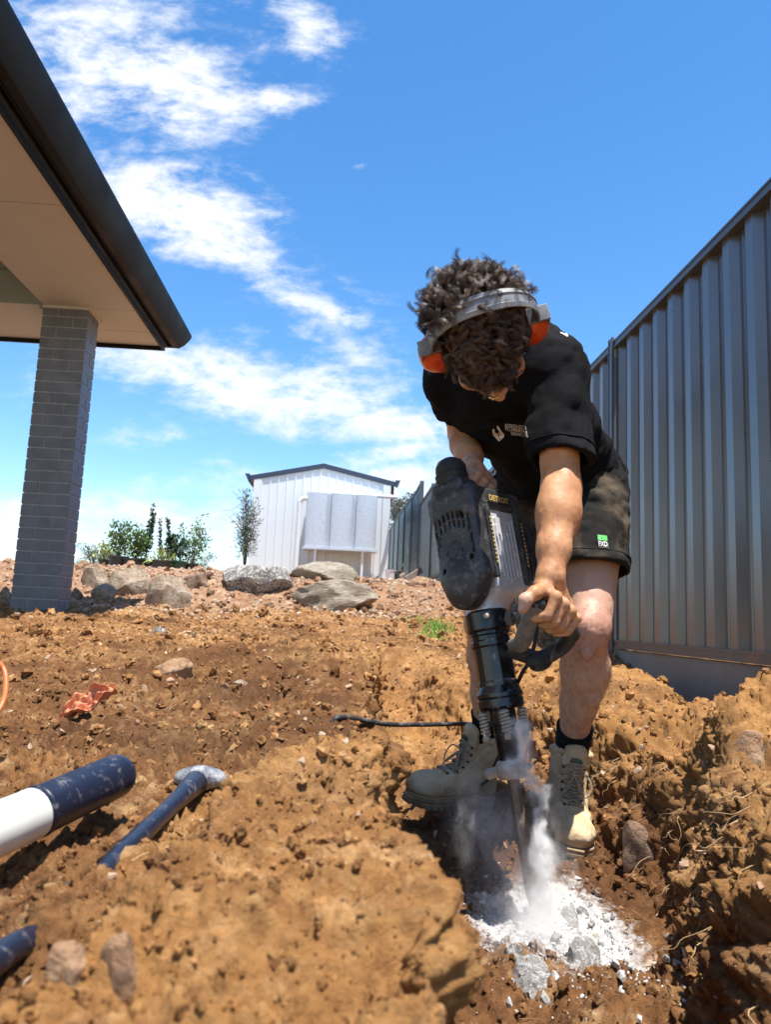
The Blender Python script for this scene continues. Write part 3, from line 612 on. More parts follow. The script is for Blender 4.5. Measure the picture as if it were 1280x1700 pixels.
o_,M_=bootM(lorg,lf,lup); Jn['lank']=o_+M_@np.array([0,.058,.196]); o_,M_=bootM(rorg,rf,rup); Jn['rank']=o_+M_@np.array([0,.06,.200])
b=SDF((.05,1.15,-.50),(.86,2.42,.85),.0031)
# legs
def leg(S,hip,knee,ank,g=0,side=1):
    th=knee-hip; out=nrm(np.cross(th,[0,0,1]))
    S.cone(hip,hip+th*.35,.062+g,.074+g,.02); S.cone(hip+th*.35,hip+th*.5,.074+g,.076+g,.02); S.cone(hip+th*.5,knee-th*.04,.074+g,.050+g,.02)
    f=nrm(np.array([-.45,-.9,0])) if side>0 else nrm(np.array([-.8,-.6,0]))
    sh=ank-knee
    S.ell(knee+f*.012+np.array([0,0,.004]),(.041,.042,.055),k=.015); S.ell(knee+f*.038+np.array([0,0,.004]),(.024,.020,.028),k=.010); S.ell(knee+f*.034+np.array([0,0,-.048]),(.014,.014,.02),k=.012)
    S.cone(knee,knee+sh*.30-f*.014,.043+g,.054+g,.02); S.cone(knee+sh*.28-f*.016,knee+sh*.62-f*.006,.057+g,.043+g,.02); S.cone(knee+sh*.6,ank,.043+g,.034+g,.02)
    S.cone(knee+sh*.05+f*.022,knee+sh*.85+f*.01,.022,.02,.012)
    S.ell(knee+sh*.32-f*.03+out*.014,(.034,.034,.085),k=.02); S.ell(knee+sh*.30-f*.03-out*.018,(.034,.034,.09),k=.02)
leg(b,Jn['lhip'],Jn['lknee'],Jn['lank']); leg(b,Jn['rhip'],Jn['rknee'],Jn['rank'],0,-1)
# trunk (under the clothes), neck, head
b.ell(Pw,(.115,.085,.08),PM,.04); b.cone(Pw,Up,.085,.095,.03); b.cone(Jn['lsh'],Jn['rsh'],.045,.045,.03); b.cone(Up,neck0,.07,.055,.03)
b.cone(neck0,hp(0,-.035,-.03),.056,.054,.02)
b.ell(hp(0,-.008,.035),(.075,.094,.088),HM,.0); b.ell(hp(0,.035,-.035),(.057,.058,.075),HM,.025); b.ell(hp(0,.062,-.092),(.030,.026,.024),HM,.025)
b.ell(hp(0,.082,.018),(.05,.016,.012),HM,.012); b.cone(hp(0,.088,.012),hp(0,.112,-.030),.008,.0125,.01); b.ell(hp(.013,.1,-.034),(.009,.011,.008),HM,.006); b.ell(hp(-.013,.1,-.034),(.009,.011,.008),HM,.006)
b.ell(hp(0,.090,-.062),(.024,.010,.0055),HM,.005); b.ell(hp(0,.088,-.074),(.021,.010,.006),HM,.005)
for s in (1,-1):
    b.ell(hp(s*.033,.080,-.002),(.017,.01,.012),HM,.006,True); b.ell(hp(s*.032,.072,-.002),(.013,.013,.012),HM,.003); b.ell(hp(s*.045,.06,-.035),(.022,.022,.02),HM,.02)
    b.ell(hp(s*.078,-.012,-.005),(.012,.018,.03),HM,.006)
# arms
def arm(S,sh,el,wr,r,side):
    S.cone(sh,el,r[0],r[1],.02); S.chain([el,el+(wr-el)*.3,el+(wr-el)*.7,wr],[r[1]*.96,r[2],r[2]*.80,r[3]],.02)
arm(b,Jn['lsh'],Jn['lelb'],Jn['lwri'],(.045,.0375,.0375,.0255),1); arm(b,Jn['rsh'],Jn['relb'],Jn['rwri'],(.046,.037,.038,.025),-1)
ufa=nrm(Jn['lwri']-Jn['lelb']); b.ell(Jn['lelb']+ufa*.055+np.array([.014,-.0,0]),(.027,.029,.07),k=.02); b.ell(Jn['lelb']+ufa*.07+np.array([-.014,.0,0]),(.024,.027,.07),k=.02)
b.ell(Jn['lsh']+(Jn['lelb']-Jn['lsh'])*.7+np.array([-.01,-.012,0]),(.030,.030,.06),k=.02)
# hands closed round their bars
def hand(S,A,B,wr,up0,side,thumb,rb=.0165,offs=(.004,.026,.048,.068)):
    D=nrm(B-A); e2=nrm(up0-D*(up0@D)); e1=np.cross(D,e2); e1=e1 if e1[1]<0 else -e1
    pt=lambda o,r,a: A+D*o+r*(math.cos(R(a))*e1+math.sin(R(a))*e2)
    fr=[.0103,.0106,.0100,.0088]; K=[]
    for i,o in enumerate(offs):
        q=fr[i]; r0=rb+q; sp=.003*(i-1.5)
        k=pt(o+sp,r0+.016,88-4*i); p=pt(o+sp*.6,r0+.0075,18-5*i); d=pt(o,r0+.001,-58); t=pt(o-.002,r0-.002,-118)
        S.cone(k,p,q*1.08,q,.004); S.cone(p,d,q*1.0,q*.93,.003); S.cone(d,t,q*.93,q*.8,.003); S.ell(p,(q*1.12,)*3,k=.004); S.ell(k,(q*1.18,)*3,k=.006); K.append(k)
        S.cone(wr+(k-wr)*.15,k-(k-wr)*.06,.017,.0125,.011)
    c=pt(np.mean(offs),rb+.022,120); S.ell(c,(.03,.02,.03),k=.02); S.cone(wr,(K[1]+K[2])/2,.022,.016,.016)
    for i in range(3): S.cone(thumb[i],thumb[i+1],[.015,.0125,.011][i],[.0125,.0112,.0092][i],.008)
    S.ell(thumb[2],(.0122,)*3,k=.004)
    return K
GA=wp(897,1006,1.375); GB=wp(946,1046,1.43)
hand(b,GA,GB,Jn['lwri'],np.array([.15,.55,1.]),1,[wp(905,975,1.385),wp(888,985,1.355),wp(873,996,1.345),wp(868,1011,1.345)])
RA=wp(768,798,1.665); RB=wp(822,842,1.72)
hand(b,RA,RB,Jn['rwri'],np.array([.25,.45,1.]),-1,[wp(777,790,1.675),wp(769,800,1.63),wp(772,813,1.622),wp(779,824,1.625)],rb=.017,offs=(.012,.034,.055,.074))
V_,F_=b.mesh(); del b.f; V_=lap(V_,F_,2); 
Vn=vnormals(V_,F_)
dk=lambda p,r: np.exp(-((np.linalg.norm(V_-p,axis=1)/r)**2))
V_=V_+Vn*(.0006*fbm(V_,60,3,.5,3)+.0012*fbm(V_*np.array([1,1,.35]),45,2,.5,9)*(V_[:,2]<.0))[:,None]
# tendons and creases on the near hand, kneecap dents
kneeR=np.clip(dk(Jn['lknee'],.075)+.8*dk(Jn['rknee'],.07),0,1)
armA=((V_[:,2]>-.03)&(np.minimum(np.linalg.norm(V_[:,:2]-Jn['lelb'][:2],axis=1),np.linalg.norm(V_[:,:2]-Jn['relb'][:2],axis=1))<.17)).astype(float)*(V_[:,1]<1.93)
armA=np.where((V_[:,1]>1.58)&(V_[:,2]<.25),0,armA)
dirt=np.clip(dk(GA,.09)+dk(GB,.09)+dk(RA,.1)+dk(RB,.1),0,1)+.5*ss(-.15,-.36,V_[:,2])
def skin_mat():
    m,nt,b=newmat('skin'); c=ramp(nt,nz(nt,9,5,.6),[(.3,(.50,.285,.20)),(.7,(.60,.375,.275))])
    c=mixc(nt,attr(nt,'tan'),c,ramp(nt,nz(nt,13,6,.65),[(.3,(.42,.19,.09)),(.55,(.58,.29,.145)),(.75,(.64,.36,.21))]))
    c=mixc(nt,mth(nt,'MULTIPLY',attr(nt,'red'),ramp(nt,nz(nt,30,4,.6),[(.3,(.3,.3,.3)),(.7,(.9,.9,.9))])),c,(.55,.20,.15))
    dm=mth(nt,'MULTIPLY',attr(nt,'dirt'),ramp(nt,nz(nt,60,6,.7),[(.45,(0,0,0)),(.7,(.8,.8,.8))])); c=mixc(nt,dm,c,(.26,.15,.09))
    nt.links.new(c,b.inputs['Base Color']); b.inputs['Roughness'].default_value=.5; b.inputs['Subsurface Weight'].default_value=.12
    b.inputs['Subsurface Radius'].default_value=(.01,.004,.002); b.inputs['Subsurface Scale'].default_value=.6; b.inputs['Specular IOR Level'].default_value=.35
    h=mth(nt,'ADD',nz(nt,420,3,.6),mth(nt,'MULTIPLY',nz(nt,90,4,.6),1.0)); bump(nt,b,h,.35,.0012); return m
M['skin']=skin_mat()
pe=mk('person',V_,F_,M['skin'],attrs=dict(tan=armA,red=kneeR*.75,dirt=dirt)); BV,BF,BN=V_,F_,Vn
tag(pe,'person in black t-shirt, work shorts and ear muffs bending over a jackhammer in the trench','person')
# hairs on the shins and forearms
def strands(P0,N0,Dv,length,r,name,mat,parent,seed,seg=4):
    rng=np.random.default_rng(seed); n=len(P0); t=np.linspace(0,1,seg)
    L_=length*rng.uniform(.5,1.2,n); d=Dv+rng.normal(0,.35,(n,3)); d-=N0*(d*N0).sum(1)[:,None]; d/=np.linalg.norm(d,axis=1)[:,None]
    C=P0[:,None]+L_[:,None,None]*(t[None,:,None]*d[:,None]*.9+N0[:,None]*(.34*np.sin(t*1.9))[None,:,None])
    side=np.cross(d,N0); rr=(r*(1-t*.75))[None,:,None]
    V_=np.stack([C+side[:,None]*rr,C-side[:,None]*rr*.5+N0[:,None]*rr*.85,C-side[:,None]*rr*.5-N0[:,None]*rr*.85],2).reshape(-1,3)
    k=np.arange(seg-1)[:,None]*3; j=np.arange(3)[None]; F0=np.stack([k+j,k+(j+1)%3,k+3+(j+1)%3,k+3+j],-1).reshape(-1,4)
    return mk(name,V_,(F0[None]+(np.arange(n)*seg*3)[:,None,None]).reshape(-1,4),mat,parent)
M['bodyhair']=simple('body_hair',(.035,.02,.012),.5)
rg=np.random.default_rng(3)
cand=np.where((BV[:,2]<.06)&(BV[:,2]>-.40)&(BV[:,1]>1.6))[0]; cand=rg.choice(cand,3600)
strands(BV[cand],BN[cand],np.array([0,0,-1.]),.015,.00022,'leg_hair',M['bodyhair'],pe,1)
cand=np.where((armA>0)&(BV[:,2]<.22)&(BV[:,2]>.06))[0]; cand=rg.choice(cand,900)
strands(BV[cand],BN[cand],np.array([.2,0,-1.]),.009,.00015,'arm_hair',M['bodyhair'],pe,2)
# t-shirt ------------------------------------------------------------
def fabric(name,c,c2,sc=6,rough=.9,weave=900,thr=(.45,.7)):
    m,nt,b=newmat(name); nt.links.new(ramp(nt,nz(nt,sc,6,.65),[(thr[0],c),(thr[1],c2)]),b.inputs['Base Color']); b.inputs['Roughness'].default_value=rough
    b.inputs['Specular IOR Level'].default_value=.12
    h=mth(nt,'ADD',mth(nt,'MULTIPLY',nz(nt,weave,2),.15),nz(nt,28,5,.6)); bump(nt,b,h,.5,.006); return m
M['shirt']=fabric('black_jersey',(.0065,.0065,.008),(.011,.011,.013))
M['shorts']=fabric('dusty_drill',(.017,.016,.0155),(.15,.115,.075),8,.9,700,(.47,.74))
def sleeve(S,a,b_,r0,r1,p,n,k=.03):
    a=np.array(a);b_=np.array(b_); sl,P=S.blk(np.minimum(a,b_)-.16,np.maximum(a,b_)+.16); ba=b_-a; t=np.clip(((P-a)@ba)/(ba@ba),0,1)
    d=np.linalg.norm(P-a-t[...,None]*ba,axis=-1)-(r0+(r1-r0)*t); d=np.maximum(d,(P-np.array(p))@nrm(n)); S.comb(sl,d,k)
s=SDF((.06,1.30,.12),(.88,2.30,.86),.0038)
rw=lambda t: Pw*(1-t)+Up*t
for t,a,bq in ((.0,.168,.118),(.25,.160,.120),(.5,.166,.125),(.75,.178,.128),(.95,.182,.118)):
    Mx=PM*(1-t)+TM*t; q,_=np.linalg.qr(Mx); s.ell(rw(t),(a,bq,.10),q,.05)
s.cone(Jn['lsh']+Tb*.0,Up+Tb*.035+Tt_*.05,.066,.06,.035); s.cone(Jn['rsh'],Up+Tb*.035+Tt_*.05,.062,.06,.035)
s.ell(Up+Tb*.055,(.17,.075,.13),TM,.04)
s.cone(Up+Tt_*.02,neck0,.075,.068,.03)
# cloth hanging in front of the belly and at the hem
s.cone(Pw-Pb*.09+np.array([0,0,-.02]),Up-Tb*.07-Tt_*.08,.075,.065,.05); s.ell(Pw+np.array([-.008,.0,-.05]),(.176,.140,.12),PM,.035)
la=Jn['lelb']-Jn['lsh']; le=Jn['lsh']+la*.76; s.ell(Jn['lsh'],(.062,.062,.062),k=.04); sleeve(s,Jn['lsh']+la*.05,le+la*.2,.064,.063,le,la+np.array([0,0,-.1])); sleeve(s,Jn['lsh']+la*.3+Tb*.012,le+la*.2+np.array([.012,0,0]),.05,.058,le,la+np.array([0,0,-.1]))
ra=Jn['relb']-Jn['rsh']; re=Jn['rsh']+ra*.58; s.ell(Jn['rsh'],(.058,.058,.058),k=.04); sleeve(s,Jn['rsh']+ra*.05,re+ra*.25,.060,.058,re,ra)
s.disp(lambda P: -.0055*fbm(P@TM*np.array([1.2,1,2.2]),9,3,.5,21)-.0035*fbm(P@TM*np.array([1,1,3.]),22,2,.5,27)-.011*np.maximum(0,vnoise(P@np.array([[1,.4,0],[0,.5,.3],[.2,0,1]])*13,31)-.1)-.012*(worley(P*np.array([7,7,11])+fbm(P,6,2)[...,None]*.6,44)[0]*.6-.3)*ss(.62,.42,P[...,2])*ss(1.6,1.75,P[...,1]))
def pl_local(S,c,r,p,n,k=0):
    sl,P=S.blk(np.array(c)-r,np.array(c)+r); m=np.linalg.norm(P-np.array(c),axis=-1)<r; d=(P-np.array(p))@nrm(n); f=S.f[sl]; S.f[sl]=np.where(m,np.maximum(f,d),f)
# open sleeve ends
s.cone(le-la*.08,le+la*.12,.052,.054,0,True); s.cone(re-ra*.1,re+ra*.1,.046,.048,0,True)
s.cone(neck0-Tt_*.02,neck0+Tt_*.15,.060,.068,.004,True)
s.plane(Pw+np.array([0,0,-.085]),(.0,.16,-1))
s.cone(Pw+np.array([0,0,-.20]),Pw+np.array([0,0,-.04]),.13,.12,0,True)
V_,F_=s.mesh(); V_=lap(V_,F_,2); sh_=mk('t_shirt',V_,F_,M['shirt'],pe); SV,SF=V_,F_
# sleeve hems
m=MB()
# shorts ---------------------------------------------------------------
q=SDF((.20,1.62,.02),(.88,2.32,.56),.0038)
q.ell(Pw+np.array([-.01,0,-.03]),(.150,.118,.11),PM,.03); q.ell(Pw+np.array([0,0,-.10]),(.15,.12,.12),PM,.04)
for hip,kn,tt,g in ((Jn['lhip'],Jn['lknee'],.72,1),(Jn['rhip'],Jn['rknee'],.70,0)):
    th=kn-hip; e=hip+th*tt; q.cone(hip,e,.086,.088,.03); q.cone(hip+np.array([0,0,-.02]),e,.088,.086,.02)
q.disp(lambda P: -.006*fbm(P,11,3,.5,71)-.010*np.maximum(0,vnoise(P*np.array([7,7,24])+fbm(P,8,2)[...,None]*.5,73))-.004*fbm(P,30,2,.5,75))
for hip,kn,tt in ((Jn['lhip'],Jn['lknee'],.655),(Jn['rhip'],Jn['rknee'],.68)):
    th=kn-hip; e=hip+th*tt; n_=nrm(nrm(th)+np.array([0,0,-1.6])); pl_local(q,e+th*.25,.17,e,n_); q.cone(e-th*.15,e+th*.3,.083,.086,0,True)
V_,F_=q.mesh(); V_=lap(V_,F_,2); shor=mk('shorts',V_,F_,M['shorts'],pe); QV,QF=V_,F_
th=Jn['lknee']-Jn['lhip']; e=Jn['lhip']+th*.655; 
# stitched hem band drawn as a raised ring following the hem
from mathutils.bvhtree import BVHTree
def bvh(V_,F_): return BVHTree.FromPolygons([tuple(v) for v in V_.tolist()],[tuple(f) for f in F_.tolist()])
bS=bvh(SV,SF); bQ=bvh(QV,QF)
def stick(V_,bv,d,off,maxd=1.):
    """lay points onto a surface along direction d"""
    d=Vector(nrm(d)); o=[]
    for v in V_:
        h=bv.ray_cast(Vector(v)-d*.3,d,maxd)
        o.append(tuple(h[0]-d*off) if h[0] is not None else tuple(v))
    return np.array(o)
def ring(bv,c,ax,n,r0,name,mat,parent,rad=.0016,off=.001):
    ax=nrm(ax); a=nrm(np.cross(ax,[.3,.9,.1])); b_=np.cross(ax,a); P_=[]
    for k in range(n):
        t=2*math.pi*k/n; d=math.cos(t)*a+math.sin(t)*b_; h=bv.ray_cast(Vector(c+d*r0),Vector(-d),r0)
        if h[0] is not None: P_.append(np.array(h[0])+d*off)
    if len(P_)<8: return
    P_.append(P_[0]); m=MB(); m.tube(np.array(P_),rad,5,False); return m.build(name,mat,parent,True)
ring(bQ,e-nrm(th)*.030,nrm(nrm(th)+np.array([0,0,-1.6])),50,.13,'hem_seam',M['shorts'],shor,.0022)
ring(bS,le-nrm(la)*.022,la+np.array([0,0,-.1]),40,.1,'sleeve_hem',M['shirt'],sh_,.0018)
# lettering and emblem on the chest, laid onto the cloth
M['print']=simple('white_print',(.80,.74,.66),.8)
def tri2mesh(polys): return polys
def text_mesh(txt,size,shear=0.,wid=1.,bold=.0,font=None,res=4):
    c=bpy.data.curves.new('t','FONT'); c.body=txt; c.size=size; c.shear=shear; c.offset=bold; c.resolution_u=res; c.align_x='LEFT'
    o=bpy.data.objects.new('t',c); COL.objects.link(o); dg=bpy.context.evaluated_depsgraph_get(); dg.update(); me=bpy.data.meshes.new_from_object(o.evaluated_get(dg))
    bm=bmesh.new(); bm.from_mesh(me); bmesh.ops.triangulate(bm,faces=bm.faces[:]); V_=np.array([v.co[:] for v in bm.verts]); F_=np.array([[v.index for v in f.verts] for f in bm.faces]); bm.free()
    bpy.data.objects.remove(o); bpy.data.curves.remove(c); V_[:,0]*=wid; return V_,F_
def flat_on(V2,F_,org,right,down,bv,off,name,mat,parent):
    """V2 in metres, x right, y up"""
    r=nrm(right); d=nrm(down); W_=org+V2[:,:1]*r-V2[:,1:2]*d; vd=W_.mean(0); W_=stick(W_,bv,vd,off); return mk(name,W_,F_,mat,parent,False)
px2=lambda x,y,Y: wp(x,y,Y)
o1=px2(838,708,1.62); rt=px2(873,712,1.60)-o1; dn=px2(841,722,1.62)-o1; fw=np.linalg.norm(rt)
for k,(t,sz,w) in enumerate((('ASSIGNED',.0115,.92),('PLUMBING',.0125,.86),('SERVICES',.0105,.86))):
    V2,F2=text_mesh(t,sz,0,w,.00012); V2=V2-V2.min(0); V2[:,0]*=(fw*(1.0 if k<2 else .78))/V2[:,0].max(); V2[:,0]+=(0 if k<2 else fw*.22)
    flat_on(V2,F2,o1+nrm(dn)*(.0088*k)+nrm(dn)*.001,rt,dn,bS,.0012,'chest_lettering',M['print'],sh_)
em=[(0,0),(9,-6),(14,-16),(14,-14),(24,-2),(31,4),(33,14),(26,24),(16,36),(9,30),(0,20),(-2,8)]
# emblem: shield-like shape with a darker curl left open in it (outline points in mm)
def polyfill(pts,holes=()):
    bm=bmesh.new(); es=[]
    for ring_ in [pts]+list(holes):
        vs=[bm.verts.new((x,y,0)) for x,y in ring_]; es+=[bm.edges.new((vs[i],vs[(i+1)%len(vs)])) for i in range(len(vs))]
    bmesh.ops.triangle_fill(bm,edges=es,use_beauty=True); bmesh.ops.subdivide_edges(bm,edges=bm.edges[:],cuts=1); bmesh.ops.triangulate(bm,faces=bm.faces[:]); bm.verts.index_update()
    V_=np.array([v.co[:] for v in bm.verts]); F_=np.array([[v.index for v in f.verts] for f in bm.faces]); bm.free(); return V_,F_
eo=px2(817,707,1.62); er=px2(845,709,1.6)-eo; ed=px2(818,735,1.62)-eo
out_=[(0,8),(3,6),(6,9),(5,13),(9,17),(12,15),(14,19),(13,23),(15,24),(17,21),(15,16),(17,13),(15,8),(12,6),(11,1),(13,-3),(17,2),(21,9),(27,15),(29,19),(28,24),(16,35),(13,33),(2,22),(0,16)]
hol=[(17,26),(20,29),(17,32),(16,29)]
V2,F2=polyfill([(x*1e-3*1.0,-y*1e-3*1.0) for x,y in out_],[[(x*1e-3,-y*1e-3) for x,y in hol]])
flat_on(V2,F2,eo,er,ed,bS,.0012,'chest_emblem',M['print'],sh_)
# back print seen over the shoulder
V2,F2=polyfill([(0,0),(.012,-.004),(.014,-.001),(.018,-.008),(.016,-.010),(.005,-.004),(.001,-.003)])
W_=wp(931,551,1.72)+V2[:,:1]*nrm([1,0,0])+V2[:,1:2]*nrm([0,0,1]); W_=stick(W_,bS,W_.mean(0),.0012); mk('back_print',W_,F2,M['print'],sh_,False)
# green and black label on the shorts
po=px2(992,887,1.85); pr=px2(1012,889,1.86)-po; pd=px2(994,908,1.85)-po
def grid(w,h,n=6):
    g=np.stack(np.meshgrid(np.linspace(0,w,n),np.linspace(0,-h,n),indexing='ij'),-1).reshape(-1,2); V_=np.c_[g,np.zeros(len(g))]
    F_=[(i*n+j,i*n+j+1,(i+1)*n+j+1,(i+1)*n+j) for i in range(n-1) for j in range(n-1)]; return V_,np.array(F_)
M['green']=simple('label_green',(.10,.55,.12),.7); M['lblack']=simple('label_black',(.012,.012,.012),.7); M['lwhite']=simple('label_white',(.75,.75,.73),.7)
V2,F2=grid(.030,.032,16); flat_on(V2,F2,po,pr,pd,bQ,.0028,'brand_patch',M['lblack'],shor)
V2,F2=grid(.026,.012,14); V2+=[.002,-.0015,0]; flat_on(V2,F2,po,pr,pd,bQ,.0036,'patch_field',M['green'],shor)
V2,F2=text_mesh('FXD',.016,0,.8,.0005); V2=V2-V2.min(0); V2[:,0]*=.025/V2[:,0].max(); V2+=[.0025,-.0285,0]; flat_on(V2,F2,po,pr,pd,bQ,.0046,'patch_lettering',M['lwhite'],shor)
V2,F2=text_mesh('z',.008,.2,.9,.0002); V2=V2-V2.min(0)+[.011,-.010,0]; flat_on(V2,F2,po,pr,pd,bQ,.0046,'patch_mark',M['lblack'],shor)
# necklace under the chin
M['gold']=simple('pale_metal',(.75,.62,.38),.25,1)
m=MB()
for (x,y) in ((815,660),(819,662),(823,661),(827,659)):
    c=wp(x,y,1.385+.0); m.add(ICO[2][0]*.0042*np.array([1,1,.8])+c,ICO[2][1])
nk=m.build('necklace',M['gold'],pe,True)
# boots and socks ---------------------------------------------------------
M['boot']=simple('sand_nubuck',(.50,.37,.21),.85,0,16,(.68,.54,.35),.4,140,.25,thr=(.35,.7)); M['sole']=simple('boot_sole',(.36,.27,.16),.85,0,25,(.20,.13,.075),.6,70,.2)
M['lace']=simple('boot_lace',(.50,.41,.27),.8,0,260,(.16,.12,.08)); M['eye']=simple('eyelet',(.05,.045,.04),.4,.6); M['bgreen']=simple('tongue_patch',(.035,.075,.06),.6,0,60,(.08,.12,.09))
M['sock']=fabric('black_sock',(.010,.010,.012),(.02,.02,.024),20,.95,500)
def make_boot(org,fwd,upv,parent,seed):
    f=nrm(fwd); u=nrm(np.array(upv)-f*(np.array(upv)@f)); r=np.cross(f,u); Mx=np.stack([r,f,u],1); T=lambda V_: org+(np.asarray(V_)*[1,1,.86])@Mx.T
    S=SDF((-.08,-.02,-.01),(.08,.32,.26),.0021)
    S.ell((0,.238,.052),(.050,.058,.044),k=.0); S.chain([(0,.235,.05),(0,.175,.062),(0,.11,.082),(0,.07,.098)],[.043,.045,.047,.048],.02)
    S.ell((0,.045,.062),(.042,.048,.058),k=.02); S.cone((0,.066,.10),(0,.058,.205),.047,.052,.02); S.ell((0,.11,.14),(.030,.03,.06),k=.03)
    for a in np.linspace(0,2*np.pi,14,endpoint=False): # padded collar
        p=(.047*math.cos(a),.056+.050*math.sin(a),.214+.010*math.sin(a)); a2=a+.449; p2=(.047*math.cos(a2),.056+.050*math.sin(a2),.214+.010*math.sin(a2)); S.cone(p,p2,.0095,.0095,.005)
    S.cone((0,.05,.16),(0,.05,.26),.038,.041,.006,True)
    S.cone((0,.108,.17),(0,.118,.236),.030,.026,.004); S.ell((0,.122,.205),(.033,.012,.045),k=.006); S.cone((0,.085,.18),(0,.085,.27),.025,.036,.004,True)
    # welt line, panel seams and worn creases
    def wr(P):
        x,y,z=P[:,0],P[:,1],P[:,2]; d=.0035*np.exp(-((z-.036)/.0035)**2)
        seam=lambda v,w=.0016: .0030*np.exp(-(v/w)**2)
        d=d+seam(y-.19-.03*np.abs(x)/.04)*(z<.11)+seam(np.abs(x)-.026-.09*np.maximum(z-.09,0))*(y>.09)*(z>.07)+seam(z-.12+.5*(y-.03))*(y<.09)
        return d-.0025*fbm(P,38,3,.5,seed)-.0035*np.maximum(0,vnoise(P*np.array([14,60,40]),seed+5))*np.exp(-((y-.165)/.03)**2)
    S.disp(wr,.02); S.plane((0,0,.026),(0,0,-1)); V_,F_=S.mesh(); V_=lap(V_,F_,1); V_up,F_up=V_,F_; bo=mk('boot',T(V_),F_,M['boot'],parent)
    S=SDF((-.08,-.02,-.01),(.08,.32,.06),.0022)
    def sole(P):
        x,y,z=P[...,0],P[...,1],P[...,2]; hw=np.interp(y,[0,.02,.06,.12,.18,.235,.27,.292],[.022,.036,.040,.041,.050,.055,.046,.02]); d2=np.abs(x)-hw
        d2=np.maximum(d2,np.maximum(-y+.000,y-.298))*.8; d=np.maximum(d2,np.abs(z-.014)-.016+.004*ss(.24,.3,y)-.0)
        tread=((np.mod(y,.022)<.006)&(z<.010)&(np.abs(x)>hw-.010)); d=np.where(tread,np.maximum(d,.002),d)
        d=np.maximum(d,-(np.maximum(np.abs(y-.095)-.022,z-.008)))
        d=np.where(np.abs(z-.017)<.002,d+.0016,d); return d
    ax=[S.lo[i]+S.h*np.arange(S.n[i]) for i in range(3)]; S.f=sole(np.stack(np.meshgrid(*ax,indexing='ij'),-1)).astype(np.float32); V_,F_=S.mesh(); V_=lap(V_,F_,1,.4); mk('sole',T(V_),F_,M['sole'],bo)
    c=lambda t: np.array([0,.206-.088*t,.102+.098*t+.012*math.sin(t*3)]); rg=random.Random(seed); lv=[.06,.22,.38,.54,.70,.84]; L_=[(c(t)+np.array([-(.021+.006*t),-.010,-.008]),c(t)+np.array([.021+.006*t,-.010,-.008])) for t in lv]
    bB=bvh(V_up,F_up); nn=Vector((0,.744,.668))
    def snap(Q,off=.0026):
        Q=np.asarray(Q,float); o=[]
        for k_,p in enumerate(Q):
            h=bB.ray_cast(Vector(p)+nn*.08,-nn,.2); t_=k_/(len(Q)-1); o.append(np.array(h[0])+np.array(nn)*(off+.0035*math.sin(math.pi*t_)) if h[0] is not None else p)
        return np.array(o)
    m=MB()
    for i,(a,b_) in enumerate(L_):
        mid=(a+b_)/2+np.array([0,.012,.012]); m.tube(T(snap(spline([a,mid,b_],14))),.0026,6)
        if i<5:
            a2,b2=L_[i+1]; md=(a+b2)/2+np.array([0,.014,.013]); m.tube(T(snap(spline([a,md,b2],12),.004)),.0026,6); md=(b_+a2)/2+np.array([0,.013,.012]); m.tube(T(snap(spline([b_,md,a2],12),.004)),.0026,6)
        for q_ in (a,b_): mk('eyelet',T(ICO[2][0]*.0048+snap(np.array([q_,q_,q_]),.0)[0]),ICO[2][1],M['eye'],bo)
    k=snap(np.array([c(.66)]*3),.006)[0]
    for sg in (1,-1):
        m.tube(T(spline([k,k+[sg*.03,.012,.004],k+[sg*.042,.02,-.03],k+[sg*.026,.028,-.05],k+[sg*.008,.016,-.022],k],30)),.0022,6)
        m.tube(T(spline([k,k+[sg*.012,.016,-.02],k+[sg*.028,.03,-.055],k+[sg*.02,.042,-.085]],24)),.0022,6)
    m.add(T(ICO[2][0]*.0075+k),ICO[2][1]); m.build('lace',M['lace'],bo,True)
    V2=ICO[3][0]*np.array([.016,.0022,.0105])
    aa=R(8); V2=V2@np.array([[1,0,0],[0,math.cos(aa),math.sin(aa)],[0,-math.sin(aa),math.cos(aa)]]).T; h_=bB.ray_cast(Vector((0,.3,.212)),Vector((0,-1,0)),.4)[0]; V2=V2+([0,h_[1]+.0008,.212] if h_ is not None else [0,.134,.213])
    mk('tongue_patch',T(V2),ICO[3][1],M['bgreen'],bo); return bo,T
LB=make_boot(lorg,lf,lup,pe,3)
RBt=make_boot(rorg,rf,rup,pe,8)
for (bo,T),an,r_ in ((LB,Jn['lank'],.039),(RBt,Jn['rank'],.038)):
    a=T(np.array([[0,.057,.165]]))[0]; kn=Jn['lknee'] if r_>.0385 else Jn['rknee']; d=nrm(kn-an); top=an+d*.078
    m=MB(); m.tube(spline([a,a*.5+an*.5,an,top],20),np.linspace(.039,r_+.0075,20)+.0009*np.sin(np.arange(20)*2.1),28); so_=m.build('sock',M['sock'],pe,True)
print('boot ankles',LB[1](np.array([[0,.055,.2]])),Jn['lank'],RBt[1](np.array([[0,.055,.2]])),Jn['rank'])
